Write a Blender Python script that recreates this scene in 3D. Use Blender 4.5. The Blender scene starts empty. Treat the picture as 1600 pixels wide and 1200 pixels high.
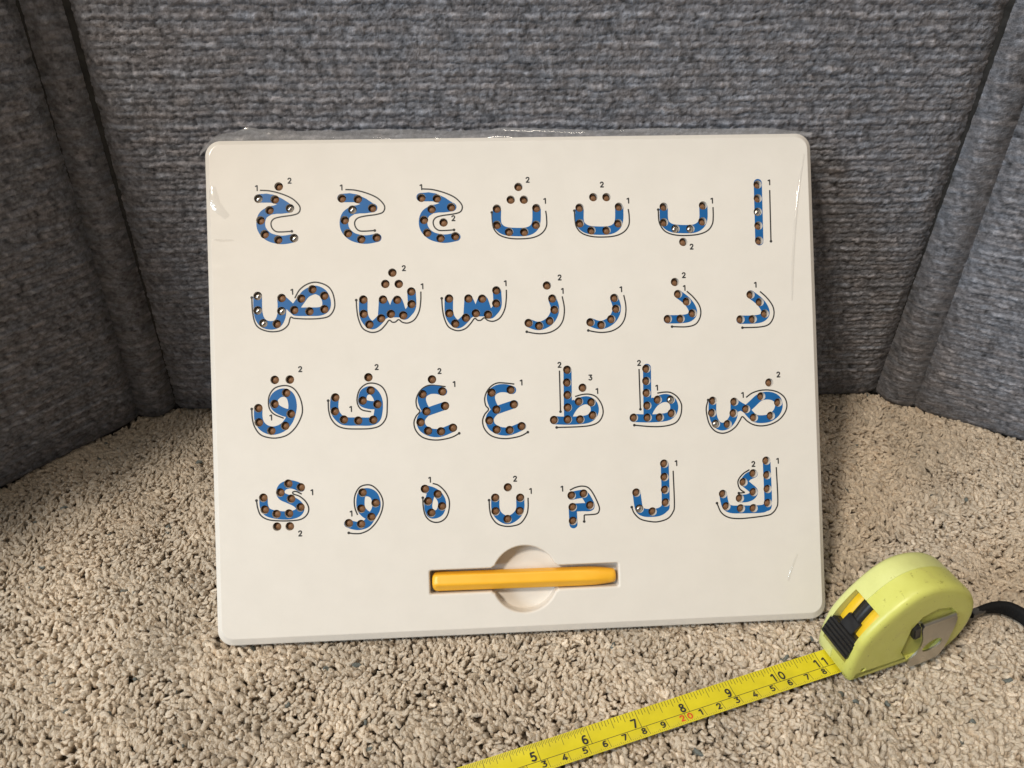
import bpy, bmesh, math, random
import numpy as np
from mathutils import Vector, Matrix
from mathutils.geometry import delaunay_2d_cdt

MM = 0.001
scene = bpy.context.scene
col = scene.collection
rng = np.random.default_rng(7)
random.seed(7)

# ------------------------------------------------------------------ camera
cd = bpy.data.cameras.new('camera')
cd.sensor_width = 36.0
cd.lens = 36.0 * 1250.0 / 1600.0
cd.clip_start = 0.01
cd.clip_end = 50.0
cam = bpy.data.objects.new('camera', cd)
col.objects.link(cam)
Rc = ((0.998095150100318, 0.029473273177643762, -0.05419776300198823),
      (-0.06124332627575361, 0.5792679068008825, -0.812833283728715),
      (0.007438167308234392, 0.8146042096126929, 0.5799695296723566))
cam.matrix_world = Matrix.Translation(Vector((128.303, -257.149, 337.137)) * MM) @ Matrix(Rc).to_4x4()
scene.camera = cam

# ------------------------------------------------------------------ light
w = bpy.data.worlds.new('World')
scene.world = w
w.use_nodes = True
bg = w.node_tree.nodes['Background']
bg.inputs['Color'].default_value = (1.0, 0.90, 0.79, 1)
bg.inputs['Strength'].default_value = 0.23

def area(name, loc, target, size, power, color, size_y=None):
    ld = bpy.data.lights.new(name, 'AREA')
    ld.energy = power
    ld.color = color
    ld.shape = 'RECTANGLE' if size_y else 'DISK'
    ld.size = size
    if size_y:
        ld.size_y = size_y
    o = bpy.data.objects.new(name, ld)
    col.objects.link(o)
    o.location = loc
    d = Vector(target) - Vector(loc)
    o.rotation_euler = d.to_track_quat('-Z', 'Y').to_euler()
    return o

area('floor_lamp', (-1.23, -1.19, 2.50), (0.15, 0.1, 0.1), 0.38, 66.0, (1.0, 0.89, 0.75))
area('window_light', (-1.50, -0.95, 0.85), (0.25, 0.18, 0.15), 0.7, 24.0, (0.68, 0.85, 1.0), 0.8)
area('ceiling_lamp', (0.05, -0.10, 2.3), (0.12, 0.0, 0.1), 1.1, 9.0, (1.0, 0.91, 0.78), 0.10)

scene.view_settings.view_transform = 'Standard'
scene.view_settings.look = 'None'
scene.view_settings.exposure = 0.0
scene.view_settings.gamma = 1.0
scene.view_settings.use_curve_mapping = False
scene.cycles.use_denoising = True
scene.cycles.max_bounces = 8

# ------------------------------------------------------------------ helpers
def link_mesh(name, verts, faces, mat=None, parent=None, smooth=False, cols=None):
    me = bpy.data.meshes.new(name)
    me.from_pydata([tuple(v) for v in verts], [], [tuple(f) for f in faces])
    me.update()
    if mat:
        me.materials.append(mat)
    if smooth:
        me.polygons.foreach_set('use_smooth', [True] * len(me.polygons))
    o = bpy.data.objects.new(name, me)
    col.objects.link(o)
    if parent:
        o.parent = parent
    return o

def np_mesh(name, V, F, mat, parent=None, smooth=True, attr=None):
    """V (n,3) array in metres, F (m,k) array of quads or triangles."""
    me = bpy.data.meshes.new(name)
    n, (m, k) = len(V), F.shape
    me.vertices.add(n)
    me.vertices.foreach_set('co', np.asarray(V, np.float32).ravel())
    me.loops.add(m * k)
    me.loops.foreach_set('vertex_index', np.asarray(F, np.int32).ravel())
    me.polygons.add(m)
    me.polygons.foreach_set('loop_start', np.arange(0, m * k, k, dtype=np.int32))
    me.polygons.foreach_set('loop_total', np.full(m, k, np.int32))
    me.polygons.foreach_set('use_smooth', np.full(m, smooth, bool))
    me.update(calc_edges=True)
    if attr is not None:
        a = me.attributes.new('yarn', 'FLOAT_COLOR', 'POINT')
        c4 = np.ones((n, 4), np.float32)
        c4[:, :3] = attr
        a.data.foreach_set('color', c4.ravel())
    me.materials.append(mat)
    o = bpy.data.objects.new(name, me)
    col.objects.link(o)
    if parent:
        o.parent = parent
    return o

def empty(name, loc, rot=(0, 0, 0)):
    o = bpy.data.objects.new(name, None)
    o.empty_display_size = 0.02
    o.location = loc
    o.rotation_euler = rot
    col.objects.link(o)
    return o

def tag(o, label=None, cat=None, kind=None, group=None):
    if label: o['label'] = label
    if cat: o['category'] = cat
    if kind: o['kind'] = kind
    if group: o['group'] = group
    return o

class Nodes:
    def __init__(self, mat):
        self.t = mat.node_tree
        self.n, self.l = self.t.nodes, self.t.links
        self.b = self.n['Principled BSDF']
    def new(self, typ, **kw):
        nd = self.n.new(typ)
        for k_, v in kw.items():
            setattr(nd, k_, v)
        return nd
    def noise(self, scale, detail=3, rough=0.5, vec=None, coord='Object', dist=0.0):
        nd = self.new('ShaderNodeTexNoise')
        nd.inputs['Scale'].default_value = scale
        nd.inputs['Detail'].default_value = detail
        nd.inputs['Roughness'].default_value = rough
        nd.inputs['Distortion'].default_value = dist
        if vec is None:
            tc = self.new('ShaderNodeTexCoord')
            vec = tc.outputs[coord]
        self.l.new(vec, nd.inputs['Vector'])
        return nd
    def ramp(self, fac, stops):
        r = self.new('ShaderNodeValToRGB')
        e = r.color_ramp.elements
        while len(e) < len(stops):
            e.new(0.5)
        for el, (p, c) in zip(e, stops):
            el.position = p
            el.color = (*c, 1) if len(c) == 3 else c
        self.l.new(fac, r.inputs['Fac'])
        return r
    def bump(self, height, strength, dist, target='Normal', normal=None):
        b = self.new('ShaderNodeBump')
        b.inputs['Strength'].default_value = strength
        b.inputs['Distance'].default_value = dist
        self.l.new(height, b.inputs['Height'])
        if normal is not None:
            self.l.new(normal, b.inputs['Normal'])
        self.l.new(b.outputs['Normal'], self.b.inputs[target])
        return b
    def mul(self, a, b, fac=1.0):
        m = self.new('ShaderNodeMix', data_type='RGBA', blend_type='MULTIPLY')
        m.inputs['Factor'].default_value = fac
        self.l.new(a, m.inputs['A'])
        self.l.new(b, m.inputs['B'])
        return m.outputs['Result']

def mat(name, color=(0.5, 0.5, 0.5), rough=0.5, metal=0.0, spec=0.5, coat=0.0, coat_rough=0.1):
    m = bpy.data.materials.new(name)
    m.use_nodes = True
    N = Nodes(m)
    N.b.inputs['Base Color'].default_value = (*color, 1)
    N.b.inputs['Roughness'].default_value = rough
    N.b.inputs['Metallic'].default_value = metal
    N.b.inputs['Specular IOR Level'].default_value = spec
    N.b.inputs['Coat Weight'].default_value = coat
    N.b.inputs['Coat Roughness'].default_value = coat_rough
    return m, N

G3 = lambda v: (v, v, v)

# ------------------------------------------------------------------ materials
M_panel, N = mat('white_plastic', (0.72, 0.684, 0.628), 0.5, spec=0.2, coat=0.55, coat_rough=0.13)
nz = N.noise(900, 2, 0.6)
N.bump(nz.outputs['Fac'], 0.08, 0.0004)
nz2 = N.noise(14, 3, 0.55, dist=1.2)
N.bump(nz2.outputs['Fac'], 0.35, 0.006, 'Coat Normal')
nz3 = N.noise(60, 4, 0.6)
rp = N.ramp(nz3.outputs['Fac'], [(0.25, (0.70, 0.664, 0.608)), (0.75, (0.735, 0.698, 0.642))])
N.l.new(rp.outputs['Color'], N.b.inputs['Base Color'])

M_blue, N = mat('blue_print', (0.003, 0.105, 0.315), 0.45, spec=0.4, coat=0.3, coat_rough=0.15)
nz = N.noise(70, 3)
rp = N.ramp(nz.outputs['Fac'], [(0.3, (0.002, 0.096, 0.295)), (0.7, (0.004, 0.112, 0.335))])
N.l.new(rp.outputs['Color'], N.b.inputs['Base Color'])
M_ink, N = mat('black_ink', (0.022, 0.018, 0.018), 0.5)
nz = N.noise(400, 2); rp = N.ramp(nz.outputs['Fac'], [(0.3, G3(0.016)), (0.7, G3(0.03))])
N.l.new(rp.outputs['Color'], N.b.inputs['Base Color'])
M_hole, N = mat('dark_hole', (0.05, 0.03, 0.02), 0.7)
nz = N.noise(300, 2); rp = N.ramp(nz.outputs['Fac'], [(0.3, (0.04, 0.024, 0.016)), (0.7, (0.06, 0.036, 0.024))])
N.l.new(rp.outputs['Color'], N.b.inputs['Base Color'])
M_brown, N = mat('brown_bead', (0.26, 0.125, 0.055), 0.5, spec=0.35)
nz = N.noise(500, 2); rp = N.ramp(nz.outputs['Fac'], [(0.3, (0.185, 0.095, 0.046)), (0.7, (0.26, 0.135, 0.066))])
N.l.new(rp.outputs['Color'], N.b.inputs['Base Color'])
M_steel, N = mat('steel_bead', (0.50, 0.46, 0.42), 0.16, metal=1.0)
nz = N.noise(800, 2); rp = N.ramp(nz.outputs['Fac'], [(0.3, G3(0.20)), (0.7, G3(0.30))])
N.l.new(rp.outputs['Color'], N.b.inputs['Roughness'])

M_pen, N = mat('yellow_orange_plastic', (0.86, 0.40, 0.022), 0.38, spec=0.5)
N.b.inputs['Subsurface Weight'].default_value = 0.0
nz = N.noise(1200, 2); N.bump(nz.outputs['Fac'], 0.10, 0.0003)
nz = N.noise(80, 3); rp = N.ramp(nz.outputs['Fac'], [(0.3, (0.86, 0.43, 0.022)), (0.7, (0.90, 0.48, 0.034))])
N.l.new(rp.outputs['Color'], N.b.inputs['Base Color'])

def film_material(name, haze, gloss, clear=(0.93, 0.92, 0.91, 1)):
    m = bpy.data.materials.new(name)
    m.use_nodes = True
    t = m.node_tree
    for nd in list(t.nodes):
        t.nodes.remove(nd)
    out = t.nodes.new('ShaderNodeOutputMaterial')
    mix = t.nodes.new('ShaderNodeMixShader')
    mix2 = t.nodes.new('ShaderNodeMixShader')
    tr = t.nodes.new('ShaderNodeBsdfTransparent')
    tr.inputs['Color'].default_value = clear
    df = t.nodes.new('ShaderNodeBsdfDiffuse')
    df.inputs['Color'].default_value = (0.62, 0.62, 0.64, 1)
    mix2.inputs['Fac'].default_value = haze
    gl = t.nodes.new('ShaderNodeBsdfGlossy')
    gl.inputs['Roughness'].default_value = 0.10
    lw = t.nodes.new('ShaderNodeLayerWeight')
    lw.inputs['Blend'].default_value = 0.25
    mp = t.nodes.new('ShaderNodeMapRange')
    mp.inputs['To Min'].default_value = gloss
    mp.inputs['To Max'].default_value = 0.45
    t.links.new(lw.outputs['Facing'], mp.inputs['Value'])
    t.links.new(mp.outputs['Result'], mix.inputs['Fac'])
    t.links.new(tr.outputs[0], mix2.inputs[1])
    t.links.new(df.outputs[0], mix2.inputs[2])
    t.links.new(mix2.outputs[0], mix.inputs[1])
    t.links.new(gl.outputs[0], mix.inputs[2])
    t.links.new(mix.outputs[0], out.inputs['Surface'])
    return m
M_film = film_material('clear_film', 0.26, 0.10)
M_fold = film_material('clear_film_fold', 0.0, 0.05, (1, 1, 1, 1))

M_case, N = mat('lime_plastic', (0.62, 0.66, 0.12), 0.36, spec=0.5)
nz = N.noise(55, 5, 0.65)
rp = N.ramp(nz.outputs['Fac'], [(0.20, (0.47, 0.42, 0.14)), (0.42, (0.59, 0.60, 0.14)), (0.8, (0.64, 0.66, 0.17))])
nz2 = N.noise(240, 3, 0.7)
r2 = N.ramp(nz2.outputs['Fac'], [(0.30, (0.34, 0.28, 0.18)), (0.37, G3(1.0))])
N.l.new(N.mul(rp.outputs['Color'], r2.outputs['Color'], 0.6), N.b.inputs['Base Color'])
r3 = N.ramp(nz.outputs['Fac'], [(0.3, G3(0.28)), (0.7, G3(0.45))])
N.l.new(r3.outputs['Color'], N.b.inputs['Roughness'])
nz3 = N.noise(500, 3); N.bump(nz3.outputs['Fac'], 0.08, 0.0006)

M_case_pale, N = mat('top_lit_lime_plastic', (0.62, 0.68, 0.25), 0.36, spec=0.5)  # far half of the case: light from above painted in as paler lime
nz = N.noise(55, 5, 0.65)
rp = N.ramp(nz.outputs['Fac'], [(0.20, (0.58, 0.60, 0.22)), (0.5, (0.65, 0.68, 0.26)), (0.8, (0.69, 0.72, 0.30))])
nz2 = N.noise(200, 4, 0.7)
r2 = N.ramp(nz2.outputs['Fac'], [(0.29, (0.50, 0.45, 0.34)), (0.35, G3(1.0))])
N.l.new(N.mul(rp.outputs['Color'], r2.outputs['Color'], 0.55), N.b.inputs['Base Color'])
nz3 = N.noise(500, 3); N.bump(nz3.outputs['Fac'], 0.08, 0.0006)
M_blade, N = mat('yellow_blade', (0.70, 0.60, 0.018), 0.32, spec=0.5)
nz = N.noise(90, 4, 0.6)
rp = N.ramp(nz.outputs['Fac'], [(0.3, (0.62, 0.53, 0.02)), (0.7, (0.72, 0.62, 0.022))])
N.l.new(rp.outputs['Color'], N.b.inputs['Base Color'])
M_roll, N = mat('yellow_blade_roll', (0.80, 0.52, 0.02), 0.35)
nz = N.noise(90, 4, 0.6)
rp = N.ramp(nz.outputs['Fac'], [(0.3, (0.74, 0.48, 0.02)), (0.7, (0.84, 0.56, 0.025))])
N.l.new(rp.outputs['Color'], N.b.inputs['Base Color'])
M_red, N = mat('red_ink', (0.65, 0.07, 0.02), 0.5)
nz = N.noise(400, 2); rp = N.ramp(nz.outputs['Fac'], [(0.3, (0.6, 0.06, 0.015)), (0.7, (0.7, 0.09, 0.025))])
N.l.new(rp.outputs['Color'], N.b.inputs['Base Color'])
M_tick, N = mat('tick_ink', (0.10, 0.085, 0.02), 0.5)
nz = N.noise(400, 2); rp = N.ramp(nz.outputs['Fac'], [(0.3, (0.07, 0.06, 0.015)), (0.7, (0.16, 0.135, 0.02))])
N.l.new(rp.outputs['Color'], N.b.inputs['Base Color'])
M_black, N = mat('black_plastic', (0.014, 0.014, 0.015), 0.34, spec=0.5)
nz = N.noise(300, 3); rp = N.ramp(nz.outputs['Fac'], [(0.3, G3(0.26)), (0.7, G3(0.45))])
N.l.new(rp.outputs['Color'], N.b.inputs['Roughness'])
M_clip, N = mat('brushed_metal', (0.50, 0.48, 0.43), 0.30, metal=1.0)
nz = N.noise(150, 4, 0.7); rp = N.ramp(nz.outputs['Fac'], [(0.3, G3(0.26)), (0.75, G3(0.5))])
N.l.new(rp.outputs['Color'], N.b.inputs['Roughness'])
N.bump(nz.outputs['Fac'], 0.15, 0.0008)
M_strap, N = mat('black_webbing', (0.008, 0.008, 0.009), 0.8, spec=0.2)
wv = N.new('ShaderNodeTexWave'); wv.inputs['Scale'].default_value = 320
tc = N.new('ShaderNodeTexCoord'); N.l.new(tc.outputs['Object'], wv.inputs['Vector'])
N.bump(wv.outputs['Color'], 0.4, 0.0004)

def yarn_material(name, fine, fine_amt, bump, rough=0.9, sheen=0.25, soft=0.0):
    m, N = mat(name, (0.5, 0.5, 0.5), rough, spec=0.12)
    at = N.new('ShaderNodeAttribute', attribute_name='yarn')
    nz = N.noise(fine, 3, 0.65)
    rp = N.ramp(nz.outputs['Fac'], [(0.25, G3(1.0 - fine_amt)), (0.75, G3(1.0 + fine_amt * 0.6))])
    N.l.new(N.mul(at.outputs['Color'], rp.outputs['Color']), N.b.inputs['Base Color'])
    N.bump(nz.outputs['Fac'], bump, 0.0012)
    N.b.inputs['Sheen Weight'].default_value = sheen
    N.b.inputs['Sheen Roughness'].default_value = 0.6
    N.b.inputs['Specular IOR Level'].default_value = 0.05
    if soft:                       # light passes through the loose fibres
        out = N.n['Material Output']
        trn = N.new('ShaderNodeBsdfTranslucent')
        mx = N.new('ShaderNodeMixShader')
        mx.inputs['Fac'].default_value = soft
        N.l.new(at.outputs['Color'], trn.inputs['Color'])
        N.l.new(N.b.outputs[0], mx.inputs[1])
        N.l.new(trn.outputs[0], mx.inputs[2])
        N.l.new(mx.outputs[0], out.inputs['Surface'])
    return m
M_fabric = yarn_material('grey_chenille', 900, 0.35, 0.8, sheen=0.10)
M_pile = yarn_material('beige_pile', 1300, 0.30, 1.0, sheen=0.20, soft=0.24)
M_backing, N = mat('carpet_backing', (0.16, 0.12, 0.085), 0.95, spec=0.1)
nz = N.noise(250, 3); rp = N.ramp(nz.outputs['Fac'], [(0.3, (0.28, 0.23, 0.175)), (0.7, (0.38, 0.31, 0.24))])
N.l.new(rp.outputs['Color'], N.b.inputs['Base Color'])
M_under, N = mat('sofa_underside', (0.045, 0.043, 0.043), 0.95, spec=0.05)
nz = N.noise(250, 3); rp = N.ramp(nz.outputs['Fac'], [(0.3, G3(0.035)), (0.7, G3(0.06))])
N.l.new(rp.outputs['Color'], N.b.inputs['Base Color'])

# ------------------------------------------------------------------ carpet
PILE = -3.0                                    # mean height of the pile tops, mm
def grid_floor():
    o = link_mesh('floor', [(-1.2, -0.9, -0.0105), (1.6, -0.9, -0.0105), (1.6, 0.9, -0.0105), (-1.2, 0.9, -0.0105)], [(0, 1, 2, 3)], M_backing)
    tag(o, kind='structure')
    return o
grid_floor()

def vnoise(x, y, seed):
    """smooth 2-D value noise on arrays"""
    r = np.random.default_rng(seed).random((256, 256))
    xi, yi = np.floor(x).astype(int), np.floor(y).astype(int)
    fx, fy = x - xi, y - yi
    fx, fy = fx * fx * (3 - 2 * fx), fy * fy * (3 - 2 * fy)
    g = lambda a, b: r[a & 255, b & 255]
    return ((g(xi, yi) * (1 - fx) + g(xi + 1, yi) * fx) * (1 - fy) + (g(xi, yi + 1) * (1 - fx) + g(xi + 1, yi + 1) * fx) * fy)

# feet of the sofa on the carpet, seen from above (mm)
S2L, S2R = np.array([-75.6, 199.2]), np.array([421.5, 192.7])
S1L, S1R = np.array([-96.6, 190.9]), np.array([440.2, 174.1])
DL, DR = np.array([-64.3, -67.0]), np.array([58.8, -38.5])
DL, DR = DL / np.linalg.norm(DL), DR / np.linalg.norm(DR)
FARL, FARR = S1L + DL * 330, S1R + DR * 330
FOOT = [FARL, S1L, S2L, S2R, S1R, FARR]
TAPE_O, TAPE_A = np.array([308.1, -37.7]), math.radians(15.44)
tx, tn = np.array([math.cos(TAPE_A), math.sin(TAPE_A)]), np.array([-math.sin(TAPE_A), math.cos(TAPE_A)])

def in_room(p):
    """True in front of the sofa's feet"""
    poly = np.array([FARL + (-200, -300)] + [q + np.array([0.0, 4.0]) for q in FOOT] + [FARR + (200, -300)])
    x, y = p[:, 0], p[:, 1]
    c = np.zeros(len(p), bool)
    for (x0, y0), (x1, y1) in zip(poly, np.roll(poly, -1, 0)):
        if y0 != y1:
            c ^= ((y0 > y) != (y1 > y)) & (x < (x1 - x0) * (y - y0) / (y1 - y0) + x0)
    return c

def make_pile():
    step = 2.4
    xs, ys = np.arange(-330, 640, step), np.arange(-190, 205, step)
    X, Y = np.meshgrid(xs, ys)
    P = np.stack([X.ravel(), Y.ravel()], 1)
    P = P + rng.uniform(-0.55, 0.55, P.shape) * step
    P = np.concatenate([P, P[rng.random(len(P)) < 0.30] + rng.uniform(-2, 2, 2)])
    # behind the board nothing of the carpet shows
    beh = (P[:, 0] > 8) & (P[:, 0] < 295) & (P[:, 1] > 45) & (P[:, 1] < 175)
    P = P[in_room(P) & ~beh]
    n = len(P)
    clump = vnoise(P[:, 0] / 26 + 40, P[:, 1] / 26 + 40, 3)
    flow = vnoise(P[:, 0] / 34 + 10, P[:, 1] / 34 + 10, 4) * 4 * math.pi
    az = flow + rng.normal(0, 0.9, n)
    tilt = np.clip(rng.normal(0.66, 0.30, n), 0.02, 1.3)
    length = rng.uniform(5.0, 8.0, n)
    rad = rng.uniform(1.15, 1.95, n) * (0.85 + 0.3 * clump)
    top = PILE + rng.normal(0, 0.42, n) + (clump - 0.5) * 1.7
    # things resting on the pile press it down
    q = P - TAPE_O
    s, t = q @ tx, q @ tn
    blade = (s < 3) & (t > 3.9) & (t < 19.4)
    case = (s > -8) & (s < 68) & (t > -3) & (t < 27)
    board = (P[:, 0] > -3) & (P[:, 0] < 313) & (P[:, 1] > -1.0) & (P[:, 1] < 30)
    top = np.where(blade, np.minimum(top, -4.0 + rng.uniform(-.8, .8, n)), top)
    top = np.where(case, np.minimum(top, -5.0), top)
    top = np.where(board, np.minimum(top, -7.0 + 0 * top), top)
    front = (P[:, 0] > -2) & (P[:, 0] < 312) & (P[:, 1] > -5.5) & (P[:, 1] <= -1.0)
    top = np.where(front, np.minimum(top, -3.8), top)
    # base tufts: bent, slightly pinched capsules
    seg, rings = 8, 6
    variants = []
    for v in range(14):
        r_ = np.random.default_rng(100 + v)
        bend, ph, tw = r_.uniform(0.4, 2.6), r_.uniform(0, 6.28), r_.uniform(2.5, 5.0)
        pr = np.array([0.62, 0.92, 1.0, 0.97, 0.80, 0.45]) * r_.uniform(0.88, 1.12, rings)
        hz = np.array([-0.5, -0.28, -0.05, 0.17, 0.36, 0.47])
        V = [(0, 0, -0.56)]
        for k_ in range(rings):
            cx, cy = bend * 0.35 * (hz[k_] + .5) ** 2 * math.cos(ph), bend * 0.35 * (hz[k_] + .5) ** 2 * math.sin(ph)
            for j in range(seg):
                an = 2 * math.pi * j / seg + 0.5 * k_ * 0.6
                rr = pr[k_] * r_.uniform(0.84, 1.16) * (0.88 + 0.26 * math.cos(2 * (an - tw * hz[k_])))
                V.append((cx + rr * math.cos(an), cy + rr * math.sin(an), hz[k_]))
        cx, cy = bend * 0.35 * math.cos(ph), bend * 0.35 * math.sin(ph)
        V.append((cx, cy, 0.53))
        variants.append(np.array(V))
    VV = np.stack(variants)                    # (14, nv, 3); xy in units of radius (+bend), z in units of length
    nv = VV.shape[1]
    F = []
    for j in range(seg):
        F.append((0, 1 + (j + 1) % seg, 1 + j))
        for k_ in range(rings - 1):
            a, b = 1 + k_ * seg + j, 1 + k_ * seg + (j + 1) % seg
            c_, d_ = a + seg, b + seg
            F += [(a, b, d_), (a, d_, c_)]
        F.append((1 + (rings - 1) * seg + j, 1 + (rings - 1) * seg + (j + 1) % seg, nv - 1))
    F = np.array(F)
    which = rng.integers(0, 14, n)
    B = VV[which].copy()
    B[:, :, 0] *= rad[:, None]; B[:, :, 1] *= (rad * rng.uniform(0.8, 1.1, n))[:, None]; B[:, :, 2] *= length[:, None]
    ct, st = np.cos(tilt)[:, None], np.sin(tilt)[:, None]
    x1 = B[:, :, 0] * ct + B[:, :, 2] * st
    z1 = -B[:, :, 0] * st + B[:, :, 2] * ct
    ca, sa = np.cos(az)[:, None], np.sin(az)[:, None]
    xw = x1 * ca - B[:, :, 1] * sa
    yw = x1 * sa + B[:, :, 1] * ca
    zt = z1.max(axis=1)
    V = np.stack([xw + P[:, 0:1], yw + P[:, 1:2], z1 - zt[:, None] + top[:, None]], 2) * MM
    base = np.array([0.87, 0.745, 0.59])
    c = base * rng.normal(1.0, 0.085, n).clip(0.7, 1.25)[:, None]
    c *= (0.86 + 0.28 * vnoise(P[:, 0] / 30, P[:, 1] / 45, 9))[:, None]
    kind = rng.random(n)
    c = np.where((kind < 0.004)[:, None], np.array([0.22, 0.24, 0.22]), c)
    c = np.where(((kind > 0.010) & (kind < 0.09))[:, None], c * np.array([0.90, 0.86, 0.82]), c)
    c = np.where((kind > 0.93)[:, None], c * np.array([1.15, 1.17, 1.2]), c)
    C = np.repeat(c, nv, axis=0)
    FF = (F[None] + (np.arange(n) * nv)[:, None, None]).reshape(-1, 3)
    # stray fibres that fuzz the tufts' outlines
    m = int(n * 5)
    src = rng.integers(0, n, m)
    vi = rng.integers(nv // 3, nv, m)
    p0 = V[src, vi]
    d = rng.normal(0, 1, (m, 3)); d[:, 2] = np.abs(d[:, 2]) * 0.5
    d = d / np.linalg.norm(d, axis=1)[:, None] * rng.uniform(0.5, 1.6, m)[:, None] * MM
    sd = np.cross(d, rng.normal(0, 1, (m, 3))); sd = sd / np.linalg.norm(sd, axis=1)[:, None] * 0.10 * MM
    ok = ~(blade | case | board | front)[src]
    fib = np.stack([p0 - sd, p0 + sd, p0 + d], 1)[ok]
    V = np.concatenate([V.reshape(-1, 3), fib.reshape(-1, 3)])
    C = np.concatenate([C, np.repeat(c[src][ok] * 1.08, 3, axis=0)])
    FF = np.concatenate([FF, n * nv + np.arange(len(fib) * 3).reshape(-1, 3)])
    o = np_mesh('carpet_pile', V, FF, M_pile, attr=C)
    tag(o, 'beige carpet pile of short twisted yarn tufts', 'carpet', 'stuff')
make_pile()

# ------------------------------------------------------------------ sofa
SOFA = empty('sofa', (0.17, 0.20, -0.003))
tag(SOFA, 'dark grey ribbed fabric sofa with seamed side panels standing behind the white board', 'sofa')
ZB, ZT = -4.5, 345.0
def lean(b, t0, z0):
    """plan offset per mm of height"""
    return (np.array(t0) - b) / (z0 - PILE)
L2L, L2R = lean(S2L, (-50.4, 151.5), 267.0), lean(S2R, (394.4, 145.7), 266.6)
L1L, L1R = lean(S1L, (-68.0, 147.5), 267.0), lean(S1R, (414.9, 141.5), 266.6)

def fabric_panel(name, b0, l0, b1, l1, seed, puff, edge0, edge1, phase=0.0, bulge=0.0, ribs=1.0, na=None, nb=None):
    """ruled cloth panel between two leaning seam lines, with yarn ribs as real relief"""
    width = np.linalg.norm(b1 - b0)
    nu, nvv = max(8, int(width / 0.85)), int((ZT - ZB) / 0.62)
    x0_, x1_ = (2.6 / width if edge0 else 0), (2.6 / width if edge1 else 0)
    u = np.linspace(-x0_, 1 + x1_, nu)[None, :]       # the cloth runs on a little way into each seam
    z = np.linspace(ZB, ZT, nvv)[:, None]
    h = z - PILE
    a0x, a0y = b0[0] + l0[0] * h, b0[1] + l0[1] * h
    a1x, a1y = b1[0] + l1[0] * h, b1[1] + l1[1] * h
    x, y = a0x * (1 - u) + a1x * u, a0y * (1 - u) + a1y * u
    z = z + 0 * u
    d = b1 - b0
    n2 = np.array([d[1], -d[0]]) / width                  # into the room
    wid = np.sqrt((a1x - a0x) ** 2 + (a1y - a0y) ** 2)
    su = u * wid                                          # mm along the panel
    tuck = np.maximum(-su, 0) + np.maximum(su - wid, 0)
    e0, e1 = np.maximum(su, 0), np.maximum(wid - su, 0)
    calm = (1 - np.exp(-(e0 / 6) ** 2)) * (1 - np.exp(-(e1 / 6) ** 2))
    off = bulge * np.clip(4 * u * (1 - u), 0, 1) - 1.1 * tuck
    edgew = 1.0 * (vnoise(su / 3 + 9, z / 3.1, seed + 3) - .5)
    soft = lambda e: 1.9 * np.exp(-(e / 5.5) ** 1.4)
    if edge0: off = off - soft(e0) - puff * np.exp(-(np.maximum(e0 + edgew, 0) / 3.0) ** 1.2)
    if edge1: off = off - soft(e1) - puff * np.exp(-(np.maximum(e1 + edgew, 0) / 3.0) ** 1.2)
    off = off - 5.0 * np.exp(-np.maximum(z - ZB, 0) / 2.2)        # hem turns under
    off = off + 1.6 * calm * (vnoise(su / 70 + seed, z / 70, seed) - .5)
    # yarn rows
    pitch = 3.4
    rz = (z + 0.9 * (vnoise(su / 38, z / 26, seed + 1) - .5) * 2 + phase) / pitch
    rz = rz + 0.42 * (vnoise(su / 2.1 + 5, z / 2.4, seed + 11) - .5) + 0.25 * (vnoise(su / 7 + 5, z / 5, seed + 12) - .5)
    row = np.floor(rz).astype(int)
    wv = rz - row
    R = np.random.default_rng(seed + 5)
    amp = np.where(np.arange(512) % 2 == 0, 1.0, 0.58) * R.uniform(0.82, 1.18, 512)
    shift = R.uniform(0, 200, 512)
    lat = R.random((512, 512))
    def rown(period, sh, slant=0.0):
        q = su / period + shift[row & 511] + sh + slant * wv
        i = np.floor(q).astype(int); f = q - i; f = f * f * (3 - 2 * f)
        return lat[row & 511, i & 511] * (1 - f) + lat[row & 511, (i + 1) & 511] * f
    blob, fleck, fine = rown(4.4, 0, 0.5), rown(2.1, 31.7, 0.9), rown(1.1, 77.1, 0.6)
    fuzz = vnoise(su / 1.25 + 31, z / 1.05 + 7, seed + 21) - .5 + 0.6 * (vnoise(su / 0.9 + 3, z / 0.8 + 57, seed + 22) - .5)
    prof = np.sqrt(np.clip(1 - (2 * wv - 1) ** 2, 0, 1))
    edgefade = np.ones_like(su)
    if edge0: edgefade = edgefade * np.clip((e0 - 2) / 8, 0.25, 1)
    if edge1: edgefade = edgefade * np.clip((e1 - 2) / 8, 0.25, 1)
    edgefade = edgefade * np.clip((z - ZB) / 26, 0.3, 1) * ribs
    rel = prof * amp[row & 511] * (0.35 + 0.9 * blob + .35 * fleck) * 1.08 * edgefade + 0.35 * (fine - .5) + 0.55 * fuzz
    off = off + rel
    nx, ny = n2[0] + 0 * su, n2[1] + 0 * su
    for nn, e in ((na, e0), (nb, e1)):          # cloth turns into the seam, so both sides meet in one crease
        if nn is not None:
            w_ = np.exp(-(e / 5.0) ** 1.3)
            nx, ny = nx * (1 - w_) + nn[0] * w_, ny * (1 - w_) + nn[1] * w_
    x = x + nx * off
    y = y + ny * off
    z = z + 0.15 * off
    row_tone = amp[row & 511]  # bright and dark yarn rows alternate
    g = 0.155 + 0.07 * blob * row_tone + 0.30 * np.clip(fleck - .58, 0, 1) * row_tone * (0.3 + 0.7 * prof) - 0.20 * np.clip(.36 - fleck, 0, 1) + 0.07 * (fine - .5) + 0.10 * fuzz
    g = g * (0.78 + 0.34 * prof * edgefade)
    g = np.clip(g, 0.03, 0.5) * 1.08
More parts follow.
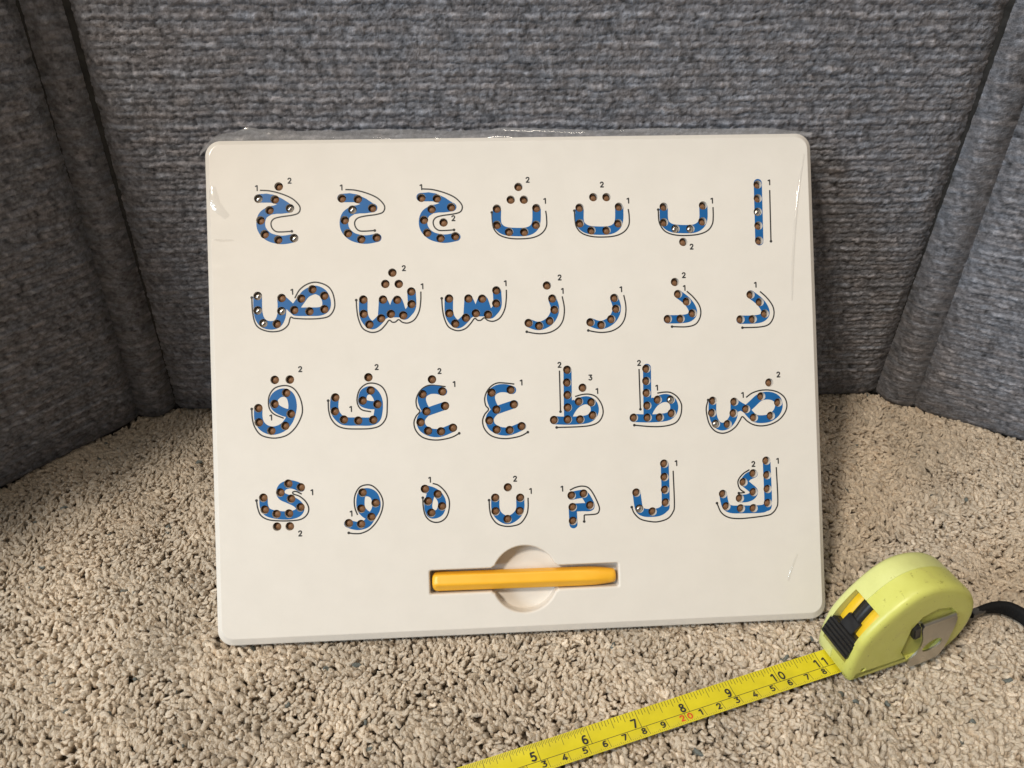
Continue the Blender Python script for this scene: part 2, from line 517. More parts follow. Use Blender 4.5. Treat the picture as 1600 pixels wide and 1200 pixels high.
    hue = vnoise(su / 9 + 3, rz * 1.7, seed + 8) - .5
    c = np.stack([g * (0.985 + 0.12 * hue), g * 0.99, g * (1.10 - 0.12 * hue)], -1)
    V = np.stack([x, y, z], -1).reshape(-1, 3) * MM
    idx = np.arange(nvv * nu).reshape(nvv, nu)
    F = np.stack([idx[:-1, :-1], idx[:-1, 1:], idx[1:, 1:], idx[1:, :-1]], -1).reshape(-1, 4)
    o = np_mesh(name, V, F, M_fabric, attr=c.reshape(-1, 3))
    o.parent = SOFA
    o.matrix_parent_inverse = Matrix.Translation(SOFA.location).inverted()
    return o
def pnorm(a, b):
    d = b - a
    return np.array([d[1], -d[0]]) / np.linalg.norm(d)
NL, NGL, NB, NGR, NR = (pnorm(p, q) for p, q in zip(FOOT[:-1], FOOT[1:]))
mid = lambda p, q: (p + q) / np.linalg.norm(p + q)
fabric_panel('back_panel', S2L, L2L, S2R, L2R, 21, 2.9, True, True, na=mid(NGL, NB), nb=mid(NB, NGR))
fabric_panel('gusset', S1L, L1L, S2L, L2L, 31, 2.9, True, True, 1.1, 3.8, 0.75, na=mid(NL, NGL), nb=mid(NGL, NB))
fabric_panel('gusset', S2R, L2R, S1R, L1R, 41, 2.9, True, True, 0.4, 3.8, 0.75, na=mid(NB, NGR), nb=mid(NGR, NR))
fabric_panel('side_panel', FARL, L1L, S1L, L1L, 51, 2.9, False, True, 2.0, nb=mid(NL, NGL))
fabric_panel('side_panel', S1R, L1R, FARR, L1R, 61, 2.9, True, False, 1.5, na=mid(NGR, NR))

def sofa_body():
    """the solid mass the cloth is stretched over"""
    rows = []
    back = [np.array([FARR[0] + 60, 420.]), np.array([FARL[0] - 60, 420.])]
    for z, e in ((ZB, 9), (ZT - 2, 6)):
        h = z - PILE
        ring = []
        for p, l in zip(FOOT, (L1L, L1L, L2L, L2R, L1R, L1R)):
            c_ = p + l * h
            ctr = np.array([170., 60.])
            dv = c_ - ctr
            ring.append((*(c_ + dv / np.linalg.norm(dv) * e), z))
        ring += [(*b, z) for b in back]
        rows.append(ring)
    n = len(rows[0])
    V = [np.array(p) * MM for r in rows for p in r]
    F = [(i, (i + 1) % n, n + (i + 1) % n, n + i) for i in range(n)] + [tuple(range(n - 1, -1, -1)), tuple(range(n, 2 * n))]
    o = link_mesh('frame', V, F, M_under)
    o.parent = SOFA
    o.matrix_parent_inverse = Matrix.Translation(SOFA.location).inverted()
sofa_body()

# ------------------------------------------------------------------ tracing board
LEAN = math.radians(36.0)
BW, BH = 310.0, 251.2
HOLE_R = 2.18
BOARD = empty('tracing_board', (0, 0, 0), (math.pi / 2 - LEAN, 0, 0))
tag(BOARD, 'white plastic board of blue Arabic letters, leaning against the grey sofa', 'letter board')
# everything on the board: x to the right, y up the face, z out of the face, mm
LETTERS = [
('kha',[[36.1,227.63,0],[25.88,221.68,1],[34.02,221.16,0],[41.38,216.59,1],[31.22,215.8,0],[26.66,210.74,0],[28.49,203.76,0],[35.12,200.87,0],[43.0,201.55,1]],[[[25.88,221.75],[27.91,221.9]],[[31.21,215.61],[27.99,213.29],[26.75,209.58],[27.47,205.71],[30.54,202.44],[35.12,200.93],[38.73,200.8],[43.0,201.55]],[[31.21,215.61],[34.07,216.01]],[[41.38,216.59],[40.42,216.41]]],[[[25.93,223.8],[29.86,224.19],[33.64,223.48],[38.02,221.28],[41.88,218.57],[43.4,216.49],[41.95,214.45],[37.18,213.89],[33.38,213.96],[30.84,213.49],[29.63,215.64],[30.95,217.35],[35.09,218.63],[31.95,219.58],[25.82,219.69]]],[[[26.75,225.85],[31.8,225.44],[37.45,223.87],[42.46,221.53],[45.56,218.58],[46.45,216.3],[45.43,214.07],[42.23,213.03],[36.51,212.29],[33.32,211.39],[31.87,209.48],[32.24,206.9],[34.09,205.07],[36.93,204.76],[42.01,204.98]]],[('1',25.07,226.97),('2',41.56,230.44)],4.19),
('hha',[[67.28,221.11,0],[75.27,220.65,0],[82.38,215.99,0],[72.43,215.33,1],[68.45,210.1,0],[69.86,203.48,0],[76.42,200.38,0],[84.13,201.07,0]],[[[67.16,221.24],[69.21,221.4]],[[72.55,215.07],[69.29,212.73],[68.03,209.01],[68.75,205.11],[71.86,201.82],[76.49,200.31],[80.13,200.17],[84.45,200.93]],[[72.55,215.07],[75.44,215.47]],[[82.83,216.05],[81.86,215.87]]],[[[67.22,223.31],[71.19,223.7],[75.01,222.98],[79.43,220.77],[83.33,218.05],[84.88,215.95],[83.41,213.9],[78.58,213.34],[74.74,213.41],[72.17,212.94],[70.95,215.1],[72.28,216.82],[76.48,218.1],[73.3,219.07],[67.1,219.17]]],[[[69.2,225.54],[74.21,225.13],[79.84,223.55],[84.82,221.2],[87.85,218.23],[88.66,215.95],[87.54,213.7],[84.21,212.66],[78.32,211.92],[75.0,211.01],[73.45,209.1],[73.74,206.51],[75.51,204.66],[78.29,204.35],[83.34,204.58]]],[('1',67.12,226.61)],4.19),
('jim',[[107.23,220.76,0],[115.03,220.3,0],[122.15,215.75,0],[112.23,214.95,0],[108.19,209.5,0],[109.68,202.97,0],[116.32,200.11,0],[123.8,200.94,0],[118.04,208.01,0]],[[[106.85,221.02],[108.92,221.18]],[[112.29,214.82],[108.99,212.47],[107.72,208.72],[108.44,204.81],[111.58,201.5],[116.25,199.98],[119.94,199.84],[124.3,200.6]],[[112.29,214.82],[115.21,215.22]],[[122.68,215.81],[121.7,215.63]]],[[[106.91,223.1],[110.92,223.49],[114.78,222.78],[119.25,220.55],[123.19,217.82],[124.75,215.7],[123.26,213.65],[118.38,213.08],[114.5,213.15],[111.9,212.68],[110.67,214.85],[112.01,216.58],[116.26,217.87],[113.05,218.84],[106.79,218.94]]],[[[107.68,225.24],[112.84,224.83],[118.62,223.23],[123.73,220.87],[126.89,217.88],[127.79,215.59],[126.75,213.32],[123.48,212.27],[117.63,211.53],[114.36,210.62],[112.89,208.69],[113.26,206.09],[115.15,204.23],[118.05,203.91],[123.24,204.14]]],[('1',107.12,226.15),('2',123.09,210.07)],4.19),
('tha',[[156.64,225.48,0],[152.52,219.01,0],[159.25,218.9,0],[145.33,214.56,0],[145.09,206.27,0],[151.18,202.56,0],[158.89,202.41,0],[165.08,205.9,0],[165.48,214.53,0]],[[[145.3,213.58],[145.14,208.03],[146.23,205.07],[149.43,203.05],[155.29,202.42],[160.53,202.64],[163.86,204.41],[165.27,207.66],[165.59,213.88]]],[],[[[170.22,213.01],[170.57,209.53],[170.3,204.95],[167.7,201.39],[163.05,199.39],[156.49,198.93],[150.63,199.44],[146.11,201.16],[143.59,204.14],[142.9,207.42],[142.67,212.65]]],[('1',169.85,218.06),('2',161.46,229.01)],4.19),
('ta',[[194.93,219.6,0],[201.74,219.49,0],[187.7,214.34,0],[187.58,206.26,0],[193.41,202.54,0],[201.21,202.39,0],[207.41,205.89,0],[208.01,214.44,0]],[[[187.68,213.55],[187.5,207.97],[188.6,204.99],[191.84,202.96],[197.76,202.32],[203.06,202.55],[206.43,204.33],[207.86,207.6],[208.19,213.85]]],[],[[[212.81,213.17],[213.17,209.67],[212.89,205.07],[210.26,201.49],[205.55,199.48],[198.92,199.01],[192.98,199.52],[188.42,201.26],[185.87,204.26],[185.18,207.55],[184.95,212.81]]],[('1',212.75,217.46),('2',199.56,225.98)],4.19),
('ba',[[231.28,214.04,0],[231.16,205.98,0],[237.06,202.56,1],[244.81,202.42,1],[251.23,206.07,0],[251.83,214.34,0],[240.91,195.68,0]],[[[231.25,213.04],[231.21,207.76],[232.32,204.77],[235.6,202.86],[241.59,202.28],[246.96,202.51],[250.37,204.43],[251.82,207.71],[252.01,213.67]]],[],[[[257.04,213.39],[257.01,208.61],[256.42,204.65],[253.96,201.38],[249.2,199.49],[242.49,198.96],[236.49,199.4],[231.87,201.14],[229.43,204.16],[228.53,207.15],[228.37,212.57]]],[('1',256.47,216.71),('2',245.18,193.15)],4.19),
('alif',[[280.86,224.67,0],[280.76,217.49,0],[280.53,210.51,1],[280.63,203.33,0],[280.7,195.55,0]],[[[281.02,225.47],[280.83,195.22]]],[],[[[287.19,221.71],[286.98,195.1]]],[('1',286.92,225.71)],4.19),
('sad',[[24.25,172.9,1],[24.06,165.66,1],[26.66,159.18,1],[33.28,158.69,0],[35.73,165.05,1],[36.03,171.6,0],[42.07,165.41,0],[45.66,171.11,0],[51.37,175.61,0],[57.19,172.25,0],[57.0,165.49,0],[49.6,164.58,0]],[[[24.24,172.52],[24.18,165.65],[25.02,161.47],[27.16,158.85],[30.61,157.99],[33.8,159.0],[35.66,162.48],[36.1,166.97],[36.02,171.15]],[[36.02,171.15],[38.8,168.51],[42.07,165.22],[43.45,164.54],[49.6,164.39],[54.88,164.45],[57.78,166.12],[58.2,169.65],[56.71,173.23],[53.9,175.04],[51.67,175.09],[48.13,173.43],[45.51,170.28],[42.21,165.86]]],[],[[[42.55,171.31],[45.01,175.44],[48.9,178.24],[53.37,179.11],[58.42,177.38],[61.19,174.09],[62.32,168.91],[61.77,165.06],[59.26,161.89],[54.78,160.85],[48.42,160.75],[42.09,161.23],[40.2,161.73],[38.83,157.91],[35.6,155.42],[31.15,154.77],[26.75,155.65],[23.65,157.65],[22.16,160.9],[21.48,166.04],[21.33,172.14]]],[('1',41.18,174.56)],4.19),
('shin',[[91.52,183.1,0],[87.83,177.49,0],[94.57,177.33,0],[76.59,169.86,0],[76.51,162.63,0],[79.24,157.2,0],[85.22,160.15,0],[86.45,169.63,0],[90.16,162.29,0],[93.57,169.33,0],[96.37,161.42,0],[100.71,167.02,0],[100.76,173.37,0]],[[[76.58,169.54],[76.52,162.76],[78.01,158.84],[80.83,156.83],[84.1,159.01],[86.11,162.2],[86.44,169.3]],[[86.44,169.3],[90.16,162.42],[93.57,169.13],[96.37,161.62],[98.98,162.85],[100.88,166.04],[100.88,172.85]]],[[[84.39,169.35],[88.37,169.26],[90.63,163.05],[89.93,161.13],[86.67,159.27],[83.47,159.35]],[[91.57,169.18],[95.56,169.09],[97.18,162.89],[95.69,160.34],[89.91,160.48]]],[[[105.59,173.19],[105.39,168.53],[104.47,163.36],[102.1,159.21],[98.83,157.48],[95.94,157.87],[94.05,159.28],[92.42,158.16],[90.81,158.07],[89.23,159.08],[87.24,156.67],[84.6,154.15],[81.37,153.14],[78.5,153.67],[75.68,155.68],[73.89,160.24],[73.25,164.77],[73.07,169.62]]],[('1',106.25,175.84),('2',97.37,185.24)],4.19),
('sin',[[119.7,169.35,0],[119.61,161.89,0],[122.49,156.55,0],[127.96,159.4,0],[129.54,169.12,0],[133.08,161.55,0],[136.49,168.89,0],[139.24,160.75,0],[143.57,166.31,0],[143.83,172.95,0]],[[[119.56,169.03],[119.49,162.21],[120.99,158.28],[123.85,156.26],[127.15,158.45],[129.19,161.65],[129.53,168.8]],[[129.53,168.8],[133.29,161.87],[136.74,168.62],[139.57,161.07],[142.21,162.3],[144.13,165.52],[144.14,172.36]]],[[[127.46,168.85],[131.48,168.75],[133.76,162.51],[133.06,160.58],[129.75,158.71],[126.51,158.79]],[[134.72,168.67],[138.75,168.58],[140.39,162.35],[138.88,159.78],[133.04,159.93]]],[[[148.92,173.1],[148.72,168.41],[147.78,163.21],[145.37,159.03],[142.06,157.29],[139.15,157.69],[137.24,159.11],[135.58,157.98],[133.95,157.89],[132.36,158.9],[130.34,156.48],[127.67,153.95],[124.4,152.93],[121.5,153.46],[118.64,155.48],[116.84,160.07],[116.19,164.63],[116.01,169.51]]],[('1',148.43,176.44)],4.19),
('zay',[[169.71,174.84,0],[172.26,168.11,0],[173.2,162.33,0],[170.6,156.7,0],[165.09,154.36,0],[159.77,155.93,0]],[[[172.26,167.91],[173.44,163.63],[172.87,160.05],[170.6,156.7],[166.93,154.64],[163.65,154.4],[159.77,155.87]]],[],[[[177.35,169.1],[178.19,164.17],[178.13,160.24],[177.16,156.34],[174.76,153.13],[170.76,150.95],[166.15,150.28],[162.23,150.64],[158.66,151.46]]],[('2',176.33,178.75),('1',177.5,171.85)],4.19),
('ra',[[204.22,167.68,0],[204.91,162.08,0],[202.23,156.82,0],[197.05,154.0,0],[191.48,155.45,0]],[[[204.09,167.62],[205.28,163.32],[204.7,159.72],[202.41,156.36],[198.71,154.29],[195.4,154.04],[191.49,155.52]]],[],[[[209.1,169.01],[209.94,164.06],[209.88,160.12],[208.9,156.2],[206.48,152.97],[202.44,150.78],[197.79,150.11],[193.84,150.48],[190.23,151.29]]],[('1',207.67,172.0)],4.19),
('dhal',[[235.91,175.11,0],[237.31,168.88,0],[241.72,164.94,0],[244.54,158.8,0],[238.23,156.12,0],[231.56,156.15,0]],[[[237.31,168.88],[241.74,165.27],[244.29,161.58],[244.66,158.6],[242.46,156.54],[238.23,155.92],[231.55,155.96]]],[],[[[241.9,170.22],[245.14,167.17],[248.02,163.14],[248.91,159.48],[248.12,155.87],[245.68,152.96],[240.97,151.89],[233.63,152.15]]],[('2',240.62,178.51),('1',240.61,171.9)],4.19),
('dal',[[275.26,167.66,0],[279.98,163.7,0],[282.48,157.66,0],[275.98,154.97,0],[269.58,155.0,0]],[[[275.33,167.79],[279.8,164.16],[282.37,160.45],[282.75,157.46],[280.52,155.39],[276.24,154.77],[269.51,154.8]]],[],[[[280.3,169.2],[283.58,166.13],[286.49,162.08],[287.38,158.4],[286.58,154.77],[284.12,151.85],[279.35,150.78],[270.45,150.67]]],[('1',277.92,172.7)],4.19),
('qaf',[[31.52,130.66,0],[38.97,130.6,0],[23.05,116.76,0],[23.11,109.64,0],[29.14,105.28,0],[36.03,107.5,0],[38.97,113.4,0],[31.04,118.59,0],[36.99,123.98,0]],[[[23.04,116.5],[23.01,111.56],[24.35,108.14],[27.11,105.97],[30.68,105.33],[34.83,106.76],[37.74,109.79],[39.38,113.65],[40.01,117.79],[39.1,121.99],[36.58,124.05],[33.49,123.72],[31.13,121.71],[30.7,119.12],[32.01,116.48],[35.55,114.39],[38.87,113.56]]],[[[38.23,118.37],[40.28,118.31],[40.14,113.1],[37.57,113.18]]],[[[35.47,111.32],[30.9,113.39],[28.67,116.06],[28.15,119.72],[28.86,123.34],[31.25,126.4],[34.88,127.59],[38.47,127.33],[41.5,125.31],[43.95,120.8],[44.84,115.56],[43.95,111.42],[40.98,106.3],[36.77,102.79],[31.61,101.56],[27.01,102.07],[23.47,103.75],[21.01,107.47],[19.99,111.66],[19.82,116.44]]],[('1',29.07,111.89),('2',44.26,135.66)],4.04),
('fa',[[78.01,130.61,0],[61.25,120.95,0],[60.8,114.02,0],[65.18,109.7,0],[72.31,108.95,0],[79.84,109.12,0],[82.14,116.91,0],[74.82,118.97,0],[78.96,123.93,0]],[[[60.98,120.54],[60.59,116.11],[61.53,112.43],[64.29,109.46],[67.38,108.69],[72.3,108.53],[78.26,108.34],[81.42,109.7],[82.56,113.33],[82.8,118.04],[81.5,121.75],[78.96,124.03],[75.82,122.97],[74.69,119.86],[75.15,117.76],[78.5,116.61],[82.13,116.49]]],[],[[[78.92,113.19],[74.28,114.38],[72.28,117.32],[72.23,120.99],[73.79,124.87],[77.24,127.38],[81.4,127.37],[84.98,125.32],[86.95,121.06],[87.06,115.82],[86.37,110.07],[83.4,106.23],[78.68,104.82],[71.93,104.77],[65.73,105.24],[61.63,106.94],[58.89,110.42],[57.81,114.63],[57.69,119.44]]],[('1',68.74,114.92),('2',82.31,135.62)],4.04),
('ghayn',[[109.89,128.61,0],[114.9,122.4,0],[104.91,121.28,0],[106.65,112.56,0],[116.05,115.0,0],[103.51,107.14,0],[107.15,102.66,0],[113.68,102.18,0],[119.77,103.83,0]],[[[115.32,122.29],[111.94,123.28],[108.26,123.13],[105.33,121.38],[104.46,118.51],[105.51,114.8],[106.91,112.55]],[[106.64,112.14],[111.13,113.57],[116.16,115.1]],[[106.91,112.55],[104.21,109.58],[103.61,106.98],[104.58,104.32],[107.14,102.4],[110.26,101.5],[113.93,101.65],[119.77,103.83]]],[],[[[116.7,124.72],[112.52,125.37],[108.34,125.65],[105.15,124.27],[102.72,121.46],[101.58,118.07],[102.0,114.65],[103.35,112.66],[101.35,110.2],[100.21,107.09],[100.89,103.39],[103.41,100.15],[107.03,98.46],[111.72,97.88],[116.46,98.41],[119.9,99.35],[122.84,100.93]]],[('1',120.94,125.91),('2',113.79,132.71)],4.04),
('ayn',[[149.59,122.16,0],[139.88,121.02,0],[142.05,112.34,0],[150.96,114.71,0],[138.29,106.92,0],[141.85,102.16,0],[148.45,101.73,0],[154.59,103.49,0]],[[[150.33,122.03],[146.92,123.03],[143.21,122.88],[140.25,121.12],[139.37,118.24],[140.42,114.51],[141.83,112.25]],[[141.56,111.83],[146.1,113.28],[151.17,114.81]],[[141.83,112.25],[139.1,109.27],[138.5,106.65],[139.47,103.98],[142.06,102.05],[145.2,101.15],[148.91,101.29],[154.81,103.48]]],[],[[[151.53,125.01],[147.31,125.62],[143.09,125.85],[139.87,124.42],[137.41,121.55],[136.25,118.1],[136.67,114.61],[138.04,112.57],[136.01,110.05],[134.86,106.88],[135.54,103.12],[138.08,99.82],[141.73,98.07],[146.47,97.45],[151.25,97.93],[154.72,98.82],[157.68,100.37]]],[('1',155.0,125.7)],4.04),
('zha',[[178.8,131.54,0],[178.49,125.01,0],[178.56,118.64,0],[178.47,112.27,0],[178.29,106.17,0],[171.25,106.13,0],[184.69,105.97,0],[191.17,107.89,0],[190.68,114.55,0],[184.28,115.17,0],[186.42,122.12,0]],[[[178.9,131.37],[178.46,106.7]],[[171.24,105.97],[178.27,105.54],[184.68,105.6],[188.98,106.26],[191.45,108.14],[192.34,111.04],[191.36,114.0],[188.73,115.57],[185.51,115.24],[182.24,113.21],[179.73,109.84],[178.59,107.22]]],[[[179.1,115.17],[181.53,116.16],[183.36,114.77],[180.53,109.82],[178.9,108.81]]],[[[182.38,117.73],[186.15,118.67],[189.9,118.67],[193.07,117.4],[195.39,114.4],[196.52,110.91],[196.26,107.73],[194.28,104.6],[190.48,102.86],[184.04,102.27],[172.46,102.27]],[[174.79,131.23],[174.68,110.27]]],[('2',174.88,134.14),('3',190.54,127.21),('1',193.7,120.2)],4.04),
('tah',[[219.58,130.91,0],[219.38,124.61,0],[219.35,118.47,0],[219.52,111.96,0],[219.48,105.82,0],[212.32,105.99,0],[225.8,105.73,0],[232.08,107.66,0],[231.76,114.62,1],[225.01,114.83,0]],[[[219.92,131.38],[219.45,106.57]],[[212.15,105.84],[219.25,105.4],[225.74,105.46],[230.08,106.12],[232.58,108.02],[233.48,110.93],[232.5,113.91],[229.84,115.48],[226.59,115.16],[223.28,113.12],[220.74,109.73],[219.58,107.1]]],[[[220.1,115.09],[222.56,116.08],[224.41,114.69],[221.55,109.7],[219.9,108.69]]],[[[224.85,118.2],[228.64,118.62],[231.88,118.26],[235.06,116.13],[237.01,112.86],[237.31,110.17],[236.65,106.45],[234.65,103.31],[231.35,101.7],[225.92,101.02],[219.45,101.29],[212.47,102.15]],[[215.8,130.86],[215.85,110.2]]],[('2',215.9,133.95),('1',224.66,120.98)],4.04),
('dad',[[283.65,121.92,0],[253.69,113.42,0],[253.1,107.16,0],[254.93,101.48,1],[261.08,101.12,0],[264.37,106.65,0],[264.95,112.54,0],[270.99,108.59,0],[274.95,104.06,0],[283.85,104.69,0],[287.97,111.45,0],[279.14,114.95,0]],[[[253.52,113.15],[253.33,107.53],[254.18,103.48],[256.0,100.75],[258.7,99.96],[261.46,101.11],[263.74,103.98],[264.66,107.18],[264.94,112.27]],[[264.94,112.27],[267.77,110.3],[270.98,108.32],[273.09,105.84],[275.75,103.6],[279.57,103.1],[283.43,103.79],[286.81,106.21],[288.29,109.67],[287.58,112.92],[284.9,114.78],[281.07,115.16],[277.74,114.03],[274.36,111.17],[271.27,108.58]]],[[[264.53,111.47],[267.79,110.84],[269.92,109.16],[267.68,107.62],[266.03,107.13],[264.39,107.18]]],[[[271.19,114.6],[274.55,116.81],[278.97,118.02],[283.91,117.98],[288.25,116.67],[291.46,113.88],[292.54,110.07],[291.48,106.33],[288.33,102.66],[283.87,100.39],[278.91,99.63],[274.55,100.42],[271.33,102.4],[268.95,104.73],[267.52,102.79],[265.23,99.64],[261.88,97.34],[258.04,96.5],[254.27,97.85],[251.66,101.15],[250.44,105.48],[250.14,109.77],[251.25,113.87]]],[('1',269.32,115.89),('2',288.56,125.93)],3.93),
('ya',[[42.89,76.48,0],[36.78,78.52,0],[32.77,74.25,0],[37.96,70.94,0],[42.47,66.5,0],[36.74,63.6,0],[30.58,63.58,0],[24.86,65.97,0],[24.3,71.96,0],[30.67,57.29,0],[36.97,57.2,0]],[[[42.89,76.22],[40.2,77.61],[37.13,78.19],[34.02,77.06],[32.83,74.76],[33.64,72.4],[36.93,70.71],[40.47,68.76],[42.36,66.35],[41.37,64.05],[38.26,62.87],[34.15,62.76],[29.55,63.46],[26.0,64.89],[24.55,67.8],[24.39,71.44]]],[],[[[43.31,73.08],[40.63,74.48],[38.98,74.28],[39.31,73.23],[42.1,72.08],[45.12,69.37],[46.57,65.93],[45.71,62.84],[42.82,60.61],[38.18,60.01],[32.02,60.14],[26.41,60.98],[22.89,63.2],[21.45,66.88],[20.94,70.69]]],[('1',48.33,73.83),('2',42.01,53.47)],4.04),
('waw',[[73.47,72.75,0],[79.85,67.28,0],[72.62,64.68,0],[77.53,60.32,0],[72.3,56.97,0],[66.21,57.62,0]],[[[77.58,60.31],[79.87,64.15],[80.23,67.79],[79.03,71.24],[76.22,72.8],[73.35,72.23],[72.38,69.13],[72.52,64.95],[74.37,62.27],[77.42,60.22]],[[77.96,60.82],[75.26,57.27],[71.6,56.11],[68.5,56.49],[65.94,57.48]]],[],[[[70.72,61.62],[69.52,65.06],[69.28,69.25],[70.26,72.87],[72.41,75.66],[75.81,76.58],[78.9,75.69],[81.92,72.44],[83.52,68.19],[82.97,63.51],[80.48,58.37],[76.74,54.34],[72.53,52.42],[68.9,52.3],[66.07,52.78]]],[('1',67.48,62.42)],4.04),
('heh',[[104.73,73.43,0],[111.09,70.58,0],[106.12,67.19,0],[113.11,64.36,0],[107.62,61.26,0]],[[[104.73,73.33],[108.36,72.25],[111.18,70.31],[112.93,67.36],[113.0,64.2],[111.71,61.36],[109.06,60.31],[107.09,61.02],[106.19,64.2],[106.54,67.33],[107.52,70.45],[107.58,72.28]]],[],[[[108.73,76.07],[111.58,75.02],[114.64,72.02],[116.62,68.01],[116.76,63.8],[115.59,59.64],[113.16,57.11],[109.99,56.34],[106.88,57.35],[104.61,60.06],[103.68,64.29],[103.56,69.02]]],[('1',107.22,77.96)],3.93),
('nun',[[146.68,72.69,0],[140.13,67.66,0],[140.09,60.81,0],[146.04,56.63,0],[152.34,60.45,0],[152.81,67.19,0]],[[[140.12,67.24],[140.12,61.86],[141.86,58.37],[146.02,56.1],[150.31,58.05],[152.53,61.39],[152.8,66.77]]],[],[[[156.78,67.04],[156.62,61.76],[155.61,58.11],[152.58,54.26],[148.31,53.01],[144.08,53.17],[140.43,54.74],[137.9,58.26],[137.11,61.98],[136.94,66.57]]],[('2',150.46,76.94),('1',158.1,70.43)],4.04),
('mim',[[179.07,67.38,0],[185.28,68.1,0],[188.41,62.05,0],[179.42,61.43,0],[179.36,54.44,0]],[[[179.06,67.17],[182.44,67.78],[185.38,67.73],[187.43,64.84],[188.55,61.35],[184.38,61.24],[179.41,61.17]],[[179.41,61.33],[179.57,52.69]]],[],[[[178.24,70.11],[181.22,71.43],[184.71,71.94],[187.88,70.93],[190.45,67.38],[192.94,61.45],[192.85,58.8],[191.48,57.53],[187.99,57.24]],[[187.99,57.24],[185.21,57.24]],[[185.21,57.24],[185.11,53.9]]],[('1',174.17,71.0)],4.04),
('lam',[[227.31,81.92,0],[227.25,75.09,0],[227.31,68.53,0],[227.48,62.01,0],[220.49,57.64,0],[213.81,59.33,1],[212.45,67.63,0]],[[[227.57,81.59],[227.48,62.01],[226.74,59.11],[223.98,57.35],[220.19,56.96],[215.9,57.39],[213.55,59.61],[212.55,67.36]]],[],[[[231.84,78.13],[231.94,61.05],[230.99,56.82],[228.19,53.72],[223.28,52.32],[218.98,52.59],[214.17,54.0],[211.04,57.04],[209.8,60.28]]],[('1',233.42,81.97)],4.04),
('kaf',[[280.77,81.61,0],[280.91,74.14,0],[280.94,66.99,0],[280.86,59.75,0],[273.23,57.35,0],[266.57,57.5,0],[258.98,58.85,0],[257.45,65.28,0],[273.72,75.31,0],[268.38,70.94,0],[273.51,65.65,0],[266.2,62.71,0]],[[[280.87,81.23],[280.99,60.28],[279.7,57.64],[276.39,56.8],[266.55,56.96],[261.66,57.25],[258.98,58.69],[257.99,61.67],[257.55,64.9]],[[273.98,75.03],[270.65,73.54],[268.82,70.92],[270.77,68.97],[273.69,66.18],[272.79,63.91],[270.02,62.67],[266.19,62.55]]],[],[[[285.86,78.1],[286.12,61.16],[285.16,56.9],[282.87,54.3],[280.1,53.33],[272.42,52.56],[265.31,52.29],[259.89,53.14],[256.16,55.86],[254.14,60.64]],[[271.71,77.26],[268.25,75.23],[265.69,72.11],[265.6,69.43],[266.62,67.25],[268.91,65.56]],[[268.91,65.56],[265.74,65.4]]],[('2',273.88,80.13),('1',286.63,81.3)],3.93),
]


def catmull(pts, n=8):
    P = [np.array(p, float) for p in pts]
    if len(P) < 3:
        return P
    P = [2 * P[0] - P[1]] + P + [2 * P[-1] - P[-2]]
    out = []
    for i in range(1, len(P) - 2):
        p0, p1, p2, p3 = P[i - 1:i + 3]
        for k_ in range(n):
            t = k_ / n
            out.append(0.5 * ((2 * p1) + (-p0 + p2) * t + (2 * p0 - 5 * p1 + 4 * p2 - p3) * t * t + (-p0 + 3 * p1 - 3 * p2 + p3) * t ** 3))
    out.append(P[-2])
    return out

def rounded_rect(x0, y0, x1, y1, r, seg=8):
    pts = []
    for cx, cy, a0 in ((x1 - r, y0 + r, -90), (x1 - r, y1 - r, 0), (x0 + r, y1 - r, 90), (x0 + r, y0 + r, 180)):
        for i in range(seg + 1):
            a = math.radians(a0 + 90 * i / seg)
            pts.append((cx + r * math.cos(a), cy + r * math.sin(a)))
    return pts

def circle(cx, cy, r, seg=20):
    return [(cx + r * math.cos(2 * math.pi * i / seg), cy + r * math.sin(2 * math.pi * i / seg)) for i in range(seg)]

def cdt(loops):
    """triangulate closed loops; returns verts, tris"""
    vs, es = [], []
    for lp in loops:
        b = len(vs)
        vs += [Vector((float(p[0]), float(p[1]))) for p in lp]
        es += [(b + i, b + (i + 1) % len(lp)) for i in range(len(lp))]
    r = delaunay_2d_cdt(vs, es, [], 0, 1e-4)
    return np.array([tuple(v) for v in r[0]]), np.array([f for f in r[2]])

def in_poly(P, poly):
    poly = np.asarray(poly, float)
    x, y = P[:, 0], P[:, 1]
    c = np.zeros(len(P), bool)
    for (x0, y0), (x1, y1) in zip(poly, np.roll(poly, -1, 0)):
        if y0 == y1:
            continue
        c ^= ((y0 > y) != (y1 > y)) & (x < (x1 - x0) * (y - y0) / (y1 - y0) + x0)
    return c

def capsule(a, b, r, seg=10):
    d = b - a
    an = math.atan2(d[1], d[0])
    pts = []
    for base, c_ in ((an - math.pi / 2, b), (an + math.pi / 2, a)):
        for i in range(seg + 1):
            t = base + math.pi * i / seg
            pts.append((c_[0] + r * math.cos(t), c_[1] + r * math.sin(t)))
    return pts

def dist_seg(P, a, b):
    d = b - a
    t = np.clip(((P - a) @ d) / max(1e-9, d @ d), 0, 1)
    return np.linalg.norm(P - (a + t[:, None] * d), axis=1)

def lift(V2, z):
    return [(x * MM, y * MM, z * MM) for x, y in V2]

ALL_HOLES = [h for L in LETTERS for h in L[1]]
